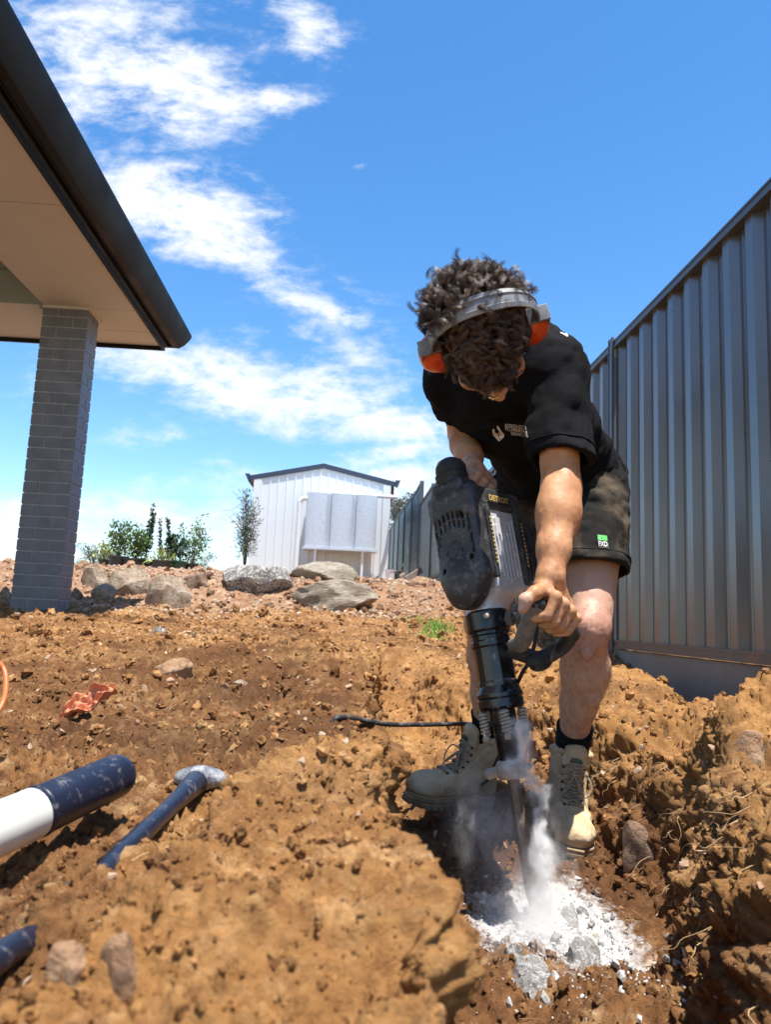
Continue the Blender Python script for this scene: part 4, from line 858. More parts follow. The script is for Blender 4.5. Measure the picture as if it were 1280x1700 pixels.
# hair ------------------------------------------------------------------
M['hair'],nt,bs=newmat('curly_hair'); nt.links.new(ramp(nt,attr(nt,'rnd'),[(0,(.028,.016,.011)),(.5,(.085,.052,.036)),(1,(.24,.16,.11))]),bs.inputs['Base Color'])
bs.inputs['Roughness'].default_value=.38; bs.inputs['Specular IOR Level'].default_value=.7; bs.inputs['Anisotropic'].default_value=.5
rg=np.random.default_rng(21); cH=np.array([0,-.008,.035]); rH=np.array([.077,.096,.09])
locks=[]
while len(locks)<760:
    d=nrm(rg.normal(size=3)); e,f,h=d
    hp_=cH+d*rH
    if f>.05 and hp_[2]<.026+.012*(abs(e)>.4): continue          # face
    if h<-.55 and f>-.55: continue
    if abs(e)>.72 and h<.50 and f>-.45: continue
    if e>.60 and h<.62 and f>-.38: continue                        # under the muffs
    locks.append((hp_,nrm(d/rH)))
Vh=[];Fh=[];Rh=[];nv=0; SG=15
for (p,n) in locks:
    g=HM.T@np.array([0,.0,-1.]); front=n[1]>.1
    flow=g*.55+np.array([0,.9,.0])*(1 if n[1]>-.15 and n[2]>.2 else -.25)+np.array([-.25,0,0])*(n[1]>.1)+rg.normal(0,.35,3); flow=nrm(flow-n*(flow@n)*.85)
    bn=nrm(np.cross(n,flow)); Lk=rg.uniform(.045,.078)*(1.12 if n[1]<-.1 else 1.); t=np.linspace(0,1,SG); lift=rg.uniform(.014,.030)*(1.25 if n[1]<.1 else .9)*(1 if abs(e)<.55 or (n[0]<0 and n[1]<0) else .55)
    if abs(p[0])<.085 and abs(p[1]+.0)<.022 and p[2]>0: lift*=.25                # pressed under the headband
    turns=rg.uniform(1.0,2.1); ph=rg.uniform(0,6.28); hr=rg.uniform(.006,.011)*np.clip(t*2.2,0,1); sgn=rg.choice([-1,1])
    C=p+n*(lift*np.sin(np.clip(t*1.75,0,1.9))[:,None])+flow*(Lk*.72*t**1.15)[:,None]
    A=ph+sgn*turns*2*np.pi*t; C=C+(bn*(hr*np.cos(A))[:,None]+n*(hr*np.sin(A))[:,None])+flow*(0.2*hr*np.sin(A*1.3))[:,None]
    ns=rg.integers(20,30); rl=rg.random()
    for _ in range(ns):
        o=rg.normal(0,1,3); o=o-flow*(o@flow); w=.0055*rg.random()**.5*np.interp(t,[0,.3,.8,1],[1.3,1.,.75,.5+.8*rg.random()]); ph2=rg.normal(0,.22)
        C2=C+nrm(o)*w[:,None]+bn*(.004*ph2*t)[:,None]+np.cumsum(rg.normal(0,.00035,(SG,3)),0)
        T_=np.gradient(C2,axis=0); T_/=np.linalg.norm(T_,axis=1)[:,None]; a=np.cross(T_,n); a/=np.linalg.norm(a,axis=1)[:,None]+1e-9; b_=np.cross(a,T_); rr=(.00037*(1-.5*t))[:,None]
        V3=np.stack([C2+a*rr,C2-a*rr*.5+b_*rr*.86,C2-a*rr*.5-b_*rr*.86],1).reshape(-1,3); Vh.append(V3); Rh.append(np.full(len(V3),np.clip(rl*.6+rg.random()*.4,0,1)))
nst=len(Vh); k=np.arange(SG-1)[:,None]*3; j=np.arange(3)[None]; F0=np.stack([k+j,k+(j+1)%3,k+3+(j+1)%3,k+3+j],-1).reshape(-1,4)
Fh=(F0[None]+(np.arange(nst)*SG*3)[:,None,None]).reshape(-1,4); Vh=np.concatenate(Vh)
vs,fs=ICO[4]; keep=lambda d: ~(((d[:,1]>.25)&((cH+d*rH)[:,2]<.045))|((d[:,2]<-.5)&(d[:,1]>-.5)))
vc=cH+vs*rH*1.035+vs*(.0028*fbm(vs,7,3))[:,None]; fk=fs[keep(vs[fs].mean(1)/np.linalg.norm(vs[fs].mean(1),axis=1)[:,None])]
Vall=np.concatenate([Vh,vc]); ho_=mk('hair',Hc+Vall@HM.T,[Fh,fk+len(Vh)],M['hair'],pe,attrs=dict(rnd=np.concatenate([np.concatenate(Rh),np.zeros(len(vc))])))
# eyebrows, eyes
for s_ in (1,-1):
    m=MB(); m.tube(np.array([hp(s_*x,.0985-.25*abs(x-.03),.016+.1*(x-.02)) for x in np.linspace(.012,.052,8)]),[.002,.003,.0035,.0035,.003,.0028,.002,.0012],6); m.build('eyebrow',M['hair'],pe,True)
# ear muffs ---------------------------------------------------------------
M['orange']=simple('muff_orange',(.72,.085,.012),.32,0,20,(.60,.07,.015),.1,60,.5,.2); M['band']=simple('headband_rubber',(.16,.17,.185),.40,0,30,(.30,.31,.32),.2,80)
M['foam']=simple('muff_cushion',(.03,.03,.033),.6)
em_=empty('ear_muffs',tuple(Hc)); tag(em_,'orange ear muffs with a grey headband worn over curly hair','ear muffs')
emk=lambda o:(setattr(o,'location',tuple(-Hc)),o)[1]
for s_ in (1,-1):
    S=SDF((-.12 if s_<0 else .06,-.07,-.075),(-.06+.0 if s_<0 else .135,.06,.06),.0024) if False else SDF((-.15,-.08,-.09),(.15,.08,.07),.0026)
    cx=s_*.102; S.ell((cx,-.004,-.014),(.029,.036,.048),k=0); S.box((cx-s_*.010,-.004,-.014),(.012,.031,.041),rd=.011,k=.008); S.ell((cx+s_*.016,-.004,-.014),(.013,.026,.036),k=.006)
    V_,F_=S.mesh(); emk(mk('ear_cup',Hc+lap(V_,F_,1)@HM.T,F_,M['orange'],em_))
    S=SDF((-.15,-.08,-.09),(.15,.08,.07),.0026); S.box((s_*.0815,-.004,-.014),(.009,.034,.044),rd=.0085); V_,F_=S.mesh(); emk(mk('cushion',Hc+V_@HM.T,F_,M['foam'],em_))
    # slider bracket
    m=MB(); Mx=np.eye(4); 
    m.box((s_*.104-.002,-.017,-.01),(s_*.104+.002,.015,.052)); m.box((min(s_*.085,s_*.128),-.017,.028),(max(s_*.085,s_*.128),.015,.036)); m.box((s_*.126-.0025,-.016,-.035),(s_*.126+.0025,.014,.034)); m.box((s_*.1265-.004,-.006,-.030),(s_*.1265+.004,.004,.03))
    o=m.build('slider',M['band'],em_); 
    V_=np.empty(len(o.data.vertices)*3); o.data.vertices.foreach_get('co',V_); V_=Hc+V_.reshape(-1,3)@HM.T; o.data.vertices.foreach_set('co',V_.ravel()); emk(bevel(o,.0015))
a=np.linspace(-.12*np.pi,1.12*np.pi,49); pr=[(-.019,0),(-.019,.0035),(-.010,.0055),(-.008,.0035),(.008,.0035),(.010,.0055),(.019,.0035),(.019,0),(.010,-.002),(-.010,-.002)]; V_=[]
for t in a:
    c_,s_=math.cos(t),math.sin(t); ex,hz_=.103*np.sign(c_)*abs(c_)**.85,.042+.104*(s_ if s_>0 else s_*.25)
    nn=nrm([c_/.103,s_/.11]); wv=1-.12*(abs(c_))
    for (y,o_) in pr: V_.append((ex+nn[0]*o_,y*wv-.002,hz_+nn[1]*o_))
n=len(pr); F_=[(i*n+j,i*n+(j+1)%n,(i+1)*n+(j+1)%n,(i+1)*n+j) for i in range(len(a)-1) for j in range(n)]
emk(autosmooth(mk('headband',Hc+np.array(V_)@HM.T,F_,M['band'],em_),40))
# ------------------------------------------------------------------ jackhammer
tip=wp(886,1500,1.52); htop=wp(772,800,1.66); hu=nrm(htop-tip); hP=nrm([.72,.69,0]); hP=nrm(hP-hu*(hP@hu)); hQ=np.cross(hP,hu); HL=np.stack([hQ,hP,hu],1)
jh=bpy.data.objects.new('jackhammer',None); COL.objects.link(jh); jh.empty_display_size=.1
jh.matrix_world=Matrix([list(HL[i])+[tip[i]] for i in range(3)]+[[0,0,0,1]]); tag(jh,'dusty black and silver electric jackhammer held upright in the trench','jackhammer')
lc=lambda p:(np.asarray(p)-tip)@HL
def grime(name,c,dust,rough=.45,metal=0,amt=(.5,.72),sc=30,bs_=.25):
    m,nt,b=newmat(name); n=nz(nt,sc,8,.72); s2=nz(nt,sc*6,4,.7); f=mth(nt,'MULTIPLY',ramp(nt,n,[(amt[0],(0,0,0)),(amt[1],(1,1,1))]),ramp(nt,s2,[(.35,(.35,.35,.35)),(.65,(1,1,1))]))
    nt.links.new(mixc(nt,f,tuple(c),tuple(dust)),b.inputs['Base Color']); r=nt.nodes.new('ShaderNodeMapRange'); nt.links.new(f,r.inputs[0]); r.inputs[3].default_value=rough; r.inputs[4].default_value=.9; nt.links.new(r.outputs[0],b.inputs['Roughness'])
    b.inputs['Metallic'].default_value=metal; bump(nt,b,s2,bs_,.001); return m
M['cover']=grime('cover_plastic',(.034,.035,.038),(.32,.31,.30),.42,0,(.51,.78),50); M['alu']=grime('cast_aluminium',(.62,.63,.65),(.74,.72,.69),.36,.25,(.4,.8),22,.4); M['blk']=grime('black_enamel',(.012,.013,.015),(.28,.26,.23),.16,.1,(.58,.80),30,.1)
M['rub']=grime('black_rubber',(.016,.016,.017),(.15,.14,.13),.6,0,(.5,.85),30); M['grip']=grime('worn_grip',(.075,.072,.068),(.30,.26,.22),.55,0,(.35,.7),30); M['steel']=grime('chisel_steel',(.24,.17,.12),(.55,.52,.48),.5,.6,(.45,.7),40); M['spring']=grime('dusty_spring',(.42,.33,.24),(.62,.55,.46),.6,.3,(.35,.65),60)
M['holeb']=simple('vent_dark',(.004,.004,.004),.9); M['yellow']=simple('badge_yellow',(.55,.40,.12),.5)
# motor cover on the left side
S=SDF((-.075,-.11,.54),(.09,-.01,.85),.0024)
S.box((.008,-.056,.725),(.058,.024,.100),rd=.014); S.ell((.004,-.056,.64),(.060,.030,.072),k=.02); S.box((.006,-.046,.80),(.056,.030,.03),rd=.012,k=.02)
S.ell((.004,-.078,.62),(.042,.018,.052),k=.015); S.plane((0,-.034,0),(0,1,0))
rb_=random.Random(4)
for rr,zc in ((0,.772),(1,.752)):
    for i in range(8):
        x=-.040+i*.0125; z=zc-.0006*(i-3.5)**2*2; S.box((x,-.084,z),(.0026,.012,.0075),rd=.002,sub=True)
for (x,z) in ((-.040,.728),(-.041,.70),(.050,.742),(.050,.712),(.051,.690),(-.034,.752-.03)): S.box((x,-.084,z),(.003,.012,.010),rd=.002,sub=True)
for (x,z) in ((.032,.768),(-.046,.742),(.044,.672),(-.026,.655)): S.cyl((x,-.12,z),(x,-.068,z),.0058,sub=True)
for i in range(24):
    t=2*np.pi*i/24; t2=t+.2618; S.cone((.004+.0195*math.cos(t),-.0800,.694+.0195*math.sin(t)),(.004+.0195*math.cos(t2),-.0800,.694+.0195*math.sin(t2)),.0014,.0014,0,True)
V_,F_=S.mesh(); V_=lap(V_,F_,1,.4); mk('motor_cover',V_,F_,M['cover'],jh)
m=MB(); m.box((-.05,-.072,.62),(.055,-.05,.79)); m.build('vent_core',M['holeb'],jh)
# silver housing with fins
m=MB(); m.box((-.055,-.033,.605),(.062,.086,.80)); hb=bevel(m.build('housing',M['alu'],jh),.006,3)
m=MB(); rf_=random.Random(9)
for i in range(7):
    y=-.022+i*.0125; z0=.616+.006*abs(i-3); z1=.752-(.035 if 1<i<5 else .012)+.003*i; m.box((.0605,y-.0022,z0),(.0705,y+.0022,z1))
for (a,b_) in (((-.026,.690),(-.002,.655)),((.03,.705),(.052,.675)),((-.026,.735),(-.012,.712)),((.04,.65),(.055,.632))): m.bar((.0655,a[0],a[1]),(.0655,b_[0],b_[1]),.009,.003,(0,1,0))
m.box((.0605,-.008,.722),(.0690,.036,.760)); bevel(m.build('cooling_fin',M['alu'],hb),.001,1)
S=SDF((-.08,-.055,.54),(.095,.11,.65),.0028); S.box((.004,.022,.612),(.056,.050,.016),rd=.012); S.cone((.0,.012,.60),(.0,.0,.565),.050,.043,.03); S.plane((0,0,.565),(0,0,-1)); S.plane((0,0,.622),(0,0,1)); S.disp(lambda P:-.0012*fbm(P,40,2),.01)
V_,F_=S.mesh(); mk('gear_neck',lap(V_,F_,1),F_,M['alu'],jh)
# dark rear shell, side strips, top shell
m=MB(); m.box((-.062,.070,.615),(.072,.098,.79)); bevel(m.build('side_shell',M['cover'],jh),.008,3)
m=MB(); m.box((.0625,-.042,.625),(.0735,-.030,.785)); bevel(m.build('corner_strip',M['cover'],jh),.003,2)
S=SDF((-.08,-.11,.74),(.10,.12,.88),.0026); S.box((.004,.012,.803),(.066,.090,.026),rd=.014); S.box((.0,-.045,.833),(.042,.034,.022),rd=.012,k=.014); S.disp(lambda P:-.001*fbm(P,30,2),.01); V_,F_=S.mesh(); mk('top_shell',lap(V_,F_,1),F_,M['cover'],jh)
m=MB(); m.lathe([(.0,.0),(.031,.0),(.034,.004),(.031,.008),(.036,.012),(.036,.016),(.032,.019),(.037,.023),(.037,.027),(.032,.031),(.035,.036),(.034,.048),(.028,.060),(.015,.068),(0,.07)],(.0,-.048,.842),(.0,.05,1),28); m.build('rubber_boot',M['rub'],jh,True)
# stickers on the sides
for y in (-.0362,.083):
    m=MB(); m.box((.0725 if y>0 else .0738,y-.004,.648),(.0733 if y>0 else .0745,y+.004,.765)); st_=m.build('side_sticker',M['lblack'],jh); rq=random.Random(int(y*1e4)); m=MB()
    for k in range(12): z=.655+k*.0088; m.box((.0733 if y>0 else .0745,y-.0028+rq.random()*.001,z),(.0737 if y>0 else .0749,y+.0028,z+.003+rq.random()*.003))
    m.build('sticker_mark',M['yellow'],st_)
# name plate
m=MB(); m.box((.0700,-.030,.790),(.0722,.056,.812)); bp=bevel(m.build('badge',M['lblack'],jh),.001,1)
V2,F2=text_mesh('DETROIT',.018,0,1,.0006); V2=V2-V2.min(0); V2[:,0]*=.074/V2[:,0].max(); mk('badge_lettering',np.c_[np.full(len(V2),.0727),V2[:,0]-.024,V2[:,1]+.7945],F2,M['yellow'],bp,False)
# collar, barrel, flange
m=MB(); m.lathe([(.03,.520),(.044,.522),(.047,.527),(.047,.563),(.044,.567),(.03,.568)],(0,0,0),(0,0,1),40); autosmooth(m.build('clamp_collar',M['blk'],jh),30)
m=MB(); m.lathe([(.02,.410),(.0425,.410),(.0425,.418),(.040,.422),(.040,.490),(.043,.494),(.043,.503),(.0405,.506),(.0405,.514),(.044,.517),(.044,.522),(.03,.523)],(0,0,0),(0,0,1),14); m.build('barrel',M['blk'],jh)
m=MB(); m.lathe([(.02,.362),(.043,.364),(.0475,.369),(.0475,.384),(.046,.386),(.0485,.389),(.0485,.396),(.046,.400),(.043,.411),(.02,.412)],(0,0,0),(0,0,1),40); autosmooth(m.build('flange',M['blk'],jh),30)
m=MB(); m.lathe([(.01,.262),(.021,.262),(.023,.268),(.023,.330),(.027,.336),(.027,.362),(.01,.364)],(0,0,0),(0,0,1),32); autosmooth(m.build('nose_sleeve',M['blk'],jh),30)
for k in range(4):
    a=R(90*k-50); c=np.array([.040*math.cos(a),.040*math.sin(a)]); m=MB()
    m.lathe([(.0,.304),(.0075,.304),(.0075,.314),(.005,.315),(.005,.362),(.0,.362)],(c[0],c[1],0),(0,0,1),10); t=np.linspace(0,6.5*2*np.pi,90); m.tube(np.c_[c[0]+.0078*np.cos(t),c[1]+.0078*np.sin(t),.317+.045*t/t[-1]],.0027,6); m.build('spring_bolt',M['spring'],jh,True)
for s_ in (1,-1): 
    m=MB(); m.lathe([(0,0),(.009,0),(.0105,.002),(.0105,.012),(.008,.016),(0,.016)],(.018,.046*s_*.2-.02,.545),(.6,-1*.9,0) if s_>0 else (1,.4,0),6)
m=MB(); m.lathe([(0,.0),(.0155,.0),(.0155,.010),(.011,.013),(.011,.009),(.006,.009),(.006,.014),(0,.014)],(.0455,.008,.542),(1,.1,0),6); m.build('clamp_nut',M['grip'],jh)
m=MB(); m.lathe([(0,0),(.006,0),(.006,.008),(0,.010)],(.026,-.038,.552),(.55,-.83,0),8); m.build('grease_plug',M['spring'],jh)
# tool retainer and moil point
S=SDF((-.06,-.06,.21),(.06,.06,.29),.0026); S.cyl((0,0,.228),(0,0,.265),.029,rd=.005); S.box((.012,-.028,.247),(.016,.014,.010),rd=.004,k=.004); S.cone((-.03,-.015,.245),(-.044,-.02,.241),.0095,.0095,.004); S.cone((.03,.0,.25),(.038,.004,.25),.009,.008,.003); S.cyl((0,0,.2),(0,0,.29),.0145,sub=True); S.disp(lambda P:-.0015*fbm(P,60,3),.01)
V_,F_=S.mesh(); mk('tool_retainer',lap(V_,F_,1),F_,M['spring'],jh)
m=MB(); m.lathe([(0,-.05),(.003,-.048),(.0125,.02),(.0132,.03),(.0132,.262),(0,.262)],(0,0,0),(0,0,1),6); bevel(m.build('chisel',M['steel'],jh),.001,1)
# side handle
H1=[wp(852,1070,1.50),wp(866,1068,1.44),wp(876,1040,1.405),wp(889,1012,1.378),GA]; H1=[lc(p) for p in H1]
m=MB(); m.tube(spline(H1[:4]+[lc(wp(893,1003,1.375))],24),np.interp(np.linspace(0,1,24),[0,.2,.45,.5,.8,.93,1],[.012,.016,.017,.0155,.0172,.0165,.010]),20); m.build('handle_arm',M['grip'],jh,True)
m=MB(); m.tube(spline([lc(wp(892,1006,1.375)),lc(GA),lc(GB),lc(wp(946,1058,1.455)),lc(wp(928,1078,1.49)),lc(wp(896,1093,1.50)),lc(wp(868,1086,1.50)),lc(wp(845,1078,1.51))],60),.0155,16); m.build('side_handle',M['rub'],jh,True)
m=MB(); m.tube(spline([lc(wp(880,1098,1.47)),lc(wp(898,1098,1.48)),lc(wp(914,1086,1.48))],12),[.008,.014,.0175,.0185,.019,.019,.0185,.018,.017,.015,.012,.007],14); m.build('handle_boss',M['rub'],jh,True)
# rear handle
m=MB(); m.tube(spline([lc(wp(757,806,1.655)),lc(RA),lc(RB),lc(wp(850,862,1.76)),lc(wp(872,884,1.775)),lc(wp(874,905,1.76)),lc(wp(862,915,1.72))],60),.0165,16); m.build('rear_handle',M['rub'],jh,True)
m=MB(); m.tube(spline([lc(wp(872,890,1.77)),lc(wp(886,930,1.74)),lc(wp(891,985,1.68)),lc(wp(891,1050,1.60)),lc(wp(880,1095,1.56)),lc(wp(866,1120,1.57)),lc(wp(855,1150,1.62)),lc(wp(838,1230,1.72)),lc(wp(812,1290,1.92)),lc(wp(800,1302,2.02))],90),.0042,8); m.build('power_cord',M['rub'],jh,True)
# ------------------------------------------------------------------ things lying about
def rock(name,x0,x1,y0,y1,d,label,mat,seed,grp=None,cat='boulder',flat=.8,cuts=14,sink=.2,lvl=4,depth=.8,fac=.95):
    if cat=='boulder': w_=x1-x0; x0-=.06*w_; x1+=.06*w_; y0-=6
    cx=(x0+x1)/2; d=d if d>6 else float(hit(cx,y1-(y1-y0)*.3)[1]); a=wp(x0,y1,d); b_=wp(x1,y0,d); w=b_[0]-a[0]; h=(b_[2]-a[2])/(1-sink); c=np.array([(a[0]+b_[0])/2,d,b_[2]-h/2]); rng=np.random.default_rng(seed)
    v=ICO[lvl][0].copy()
    for _ in range(cuts): n=rng.normal(size=3); n[2]*=.8; n=nrm(n); e=v@n; l_=rng.uniform(.5,.85); v=v-np.maximum(e-l_,0)[:,None]*n*fac
    r_=nrm(rng.normal(size=3)); lay=np.sin((v@np.array([.15,.2,1.]))*rng.uniform(7,14)+2*fbm(v+seed,1.5,3)); v=v*(1+.07*fbm(v+seed*3.1,2.2,5,.6,seed)[:,None]+.015*lay[:,None])
    v=v/np.array([np.ptp(v[:,0])/2,np.ptp(v[:,1])/2,np.ptp(v[:,2])/2]); v=v*np.array([w/2,w/2*depth,h/2]); o=mk(name,v,ICO[lvl][1],mat,smooth=True); autosmooth(o,28); o.location=c; o.rotation_euler=(0,0,0)
    return tag(o,label,cat,grp)
def rockmat(name,a,b_,c,veins=None,sc=6,stretch=(1,1,1)):
    m,nt,b=newmat(name); t=nt.nodes.new('ShaderNodeTexCoord'); mp=nt.nodes.new('ShaderNodeMapping'); mp.inputs['Scale'].default_value=stretch; mp.inputs['Rotation'].default_value=(0,.15,0); nt.links.new(t.outputs['Object'],mp.inputs[0]); v=mp.outputs[0]
    col=ramp(nt,nz(nt,sc,8,.68,v),[(.32,a),(.5,b_),(.68,c)])
    col=mixc(nt,ramp(nt,nz(nt,sc*5,6,.7,v),[(.48,(0,0,0)),(.66,(.8,.8,.8))]),col,tuple(q*.35 for q in a))
    if veins: col=mixc(nt,ramp(nt,nz(nt,sc*1.4,9,.75,v,1.5),[(.50,(0,0,0)),(.535,(1,1,1)),(.565,(1,1,1)),(.6,(0,0,0))]),col,veins)
    nt.links.new(col,b.inputs['Base Color']); b.inputs['Roughness'].default_value=.9; bump(nt,b,mth(nt,'ADD',nz(nt,sc*4,8,.7,v),mth(nt,'MULTIPLY',nz(nt,sc*22,4,.7,v),.4)),.9,.02); return m
M['r_tan']=rockmat('tan_rock',(.22,.155,.105),(.36,.27,.19),(.48,.41,.32)); M['r_grey']=rockmat('veined_grey_rock',(.10,.095,.09),(.20,.19,.175),(.30,.25,.2),(.62,.60,.56),9); M['r_lay']=rockmat('layered_rock',(.22,.165,.11),(.34,.285,.215),(.50,.44,.35),None,4,(1,1,5)); M['r_brown']=rockmat('brown_rock',(.16,.09,.06),(.27,.17,.11),(.38,.28,.2)); M['r_orange']=rockmat('clay_rock',(.28,.15,.08),(.42,.25,.14),(.55,.40,.26))
BG='boulders retaining the bank'
for a in [(131,178,946,984,7.45,'upright tan boulder with flat top just right of the brick pillar','r_tan',1),(181,252,946,994,7.3,'largest tan boulder, below the potted plants','r_tan',2),(247,320,964,1010,6.8,'low light tan boulder lying in front of the largest one','r_tan',3),
 (294,345,952,988,7.5,'rough brown boulder covered in dry stalks behind the low tan one','r_brown',4),(150,190,979,1006,6.95,'small pale triangular boulder above the damp soil','r_tan',5),(111,137,980,1008,6.9,'small dark brown boulder touching the brick pillar','r_brown',6),
 (-12,16,984,1022,6.2,'tan boulder cut off at the photo edge, left of the brick pillar','r_tan',7),(365,477,945,995,7.6,'dark grey boulder with white mineral veins left of the shed','r_grey',8),(484,593,941,975,8.2,'long low layered boulder just under the water tank','r_lay',9),
 (489,620,972,1018,7.1,'long banded beige boulder half sunk in the slope below the shed','r_lay',10),(668,728,962,984,9.2,'flat orange tan boulder on the ground beside the fence foot','r_orange',11)]:
    rock('boulder',*a[:5],a[5],M[a[6]],a[7],BG,sink=.28)
rock('boulder',95,112,985,1010,6.6,'dark boulder mostly hidden behind the brick pillar',M['r_brown'],31,BG)
rock('stone',252,277,1040,1062,3.45,'small pale grey stone alone on the soil heap',M['r_grey'],12,None,'stone',lvl=3)
rock('stone',383,425,1128,1144,2.6,'flat tan stone lying on the soil left of the trench',M['r_tan'],13,None,'stone',lvl=3)
sb=rock('stone_slab',250,330,1083,1135,2.75,'long flat tan stone slab half buried and tilted in the soil',M['r_orange'],14,None,'stone slab',cuts=18,depth=.5); sb.rotation_euler=(R(10),R(-22),R(8)); sb.scale=(1.0,1,.62)
rock('stone',1214,1300,1212,1275,1.36,'tan angular stone stuck in the right hand bank',M['r_orange'],15,None,'stone',depth=.7)
rock('stone',1030,1090,1362,1432,1.42,'brown stone jutting from the bank beside the front boot',M['r_brown'],16,None,'stone',depth=.6)
rock('stone',160,235,1565,1660,.40,'blurred greyish stone in the nearest soil heap',M['r_orange'],17,None,'stone',depth=.8)
rock('stone',75,150,1572,1640,.42,'blurred orange stone in the nearest soil heap',M['r_orange'],18,None,'stone',depth=.8)
M['r_conc']=rockmat('broken_rock',(.34,.32,.30),(.54,.51,.48),(.68,.66,.63),(.8,.79,.78),18)
for a in [(930,998,1560,1606,1.235,'large pale chunk of broken rock below the chisel point',21),(846,925,1592,1644,1.17,'tan grey chunk of broken rock nearest the left trench wall',22),(868,912,1622,1650,1.12,'small white chunk at the near end of the broken rock',23),(838,880,1556,1598,1.26,'dark slate coloured chunk left of the broken rock pile',24),(930,965,1512,1545,1.36,'small grey chunk just below right of the chisel point',25)]:
    rock('rock_chunk',*a[:5],a[5],M['r_conc'] if a[6]!=24 else M['r_grey'],a[6],'rock broken up by the chisel',cat='rock chunk',cuts=20,sink=.55,depth=1.1)
# powder rubble round the point
rg=np.random.default_rng(8); n=1700; rr=rg.normal(0,1,(n,2)); X_=.41+.075*rr[:,0]; Y2=1.36+.13*rr[:,1]; pts=np.c_[X_,Y2,GZ(X_,Y2)]
ok=(pts[:,2]<-.42); pts=pts[ok]; scatter('rubble',pts,.0016+.0022*rg.pareto(2.4,len(pts)).clip(0,5),simple('rubble_stone',(.58,.57,.56),.9,0,40,(.35,.33,.31)),1,(.5,1),.9,12,dust=1.,label='white dusty rubble heaped round the chisel point',cat='rubble')
# cable across the trench
M['cable']=grime('black_cable',(.03,.03,.032),(.35,.32,.28),.5,0,(.5,.7),25)
c0=hit(570,1195)+[0,0,.006]; c1=wp(790,1203,2.36); pts=spline([c0-[.03,.02,.012],c0,wp(640,1202,c0[1]*.65+2.36*.35),wp(700,1203,c0[1]*.36+2.36*.64),c1,wp(812,1218,2.42)],60)
m=MB(); m.tube(pts,.0068,10); tag(m.build('cable',M['cable'],None,True),'thin black cable spanning the trench behind the jackhammer','cable')
# orange hose at the edge
M['hose']=simple('orange_hose',(.72,.16,.04),.4,0,30,(.62,.2,.08))
pts=spline([wp(-34,1098,1.75),wp(-10,1096,1.75),wp(6,1112,1.75),wp(9,1140,1.72),wp(3,1168,1.68),wp(-12,1190,1.66),wp(-40,1200,1.66)],40); m=MB(); m.tube(pts,.0052,10); tag(m.build('hose',M['hose'],None,True),'orange hose loop curling in from the side of the soil','hose')
# dry orange leaf of crumpled sheet
g=np.stack(np.meshgrid(np.linspace(-1,1,46),np.linspace(-1,1,26),indexing='ij'),-1).reshape(-1,2); P2=np.c_[g*np.array([.075,.03]),np.zeros(len(g))]; P2[:,1]*=(1-.5*np.abs(g[:,0])**2)*(1+.35*vnoise(np.c_[g[:,0]*4,g[:,1]*0,g[:,0]*0],5)); P2[:,2]=.014*fbm(np.c_[g*2.2,g[:,0]*0],1.3,3,.6,9)+.012*np.abs(vnoise(np.c_[g[:,0]*3+g[:,1]*2,g[:,1]*3,g[:,0]*0],12))+.012*g[:,0]+.02*(g[:,1])**2
i=np.arange(45)[:,None]*26; j=np.arange(25)[None]; F_=np.stack([i+j,i+26+j,i+27+j,i+1+j],-1).reshape(-1,4)
M['leaf']=simple('dry_leaf',(.50,.16,.075),.6,0,30,(.66,.30,.15),.4,80); lf_=mk('dry_leaf',P2,F_,M['leaf']); c=hit(147,1186)+[0,0,.02]; lf_.location=c+np.array([0,0,.0]); lf_.rotation_euler=(R(38),R(-24),R(12)); so2=lf_.modifiers.new('s','SOLIDIFY'); so2.thickness=.0008; tag(lf_,'crumpled orange brown dry leaf lying on the soil','leaf')
# tools lying left of the heap
M['navy']=grime('navy_grip',(.010,.015,.034),(.30,.28,.28),.38,0,(.55,.75),60,.1); M['wht']=simple('white_fibreglass',(.72,.74,.70),.35,0,10,(.66,.66,.60))
a=wp(206,1282,.90); b_=wp(40,1357,.76); c=wp(-70,1404,.68); hd=nrm(b_-a)
sv=empty('shovel',tuple(a)); tag(sv,'navy blue rubber grip and white shaft of a tool lying on the soil','shovel'); svl=lambda o:(setattr(o,'location',tuple(-a)),o)[1]
m=MB(); t=np.linspace(0,1,30); rr=.0238*np.ones(30); rr[:6]=[.004,.014,.0188,.0215,.023,.0238]; pts=a+(b_-a)*t[:,None]; pts[:6]=a+hd*np.array([0,.0015,.004,.008,.013,.019])[:,None]; m.tube(pts,rr,24); svl(m.build('grip',M['navy'],sv,True))
m=MB(); m.tube([b_-hd*.01,b_,c],[.0242,.024,.024],24,True); m2=m; svl(autosmooth(m2.build('shaft',M['wht'],sv,True),40))
m=MB(); m.tube(b_-hd*np.array([.008,.006,.004,.002])[:,None]*1.0-hd*.012,[.0239,.025,.025,.0239],24); svl(m.build('grip_ring',M['navy'],sv,True))
a=hit(330,1312)+[0,0,.014]; b_=atZ(190,1428,-.222); c=atZ(0,1588,-.225); print('bar',a,b_,c); pk=empty('pry_bar',tuple(b_)); tag(pk,'blue bar with a flared grey end, half buried in the near soil heap','pry bar'); pkl=lambda o:(setattr(o,'location',tuple(-b_)),o)[1]
d=nrm(a-b_); m=MB(); m.tube(spline([c-(b_-c)*.3,c,b_*.5+c*.5-[0,0,.012],b_,b_+d*.08,a-d*.02],30),[.0098]*26+[.010,.011,.013,.015],14); pkl(m.build('shaft',M['navy'],pk,True))
M['wornsteel']=grime('worn_steel',(.05,.055,.07),(.55,.56,.58),.4,.4,(.35,.6),50)
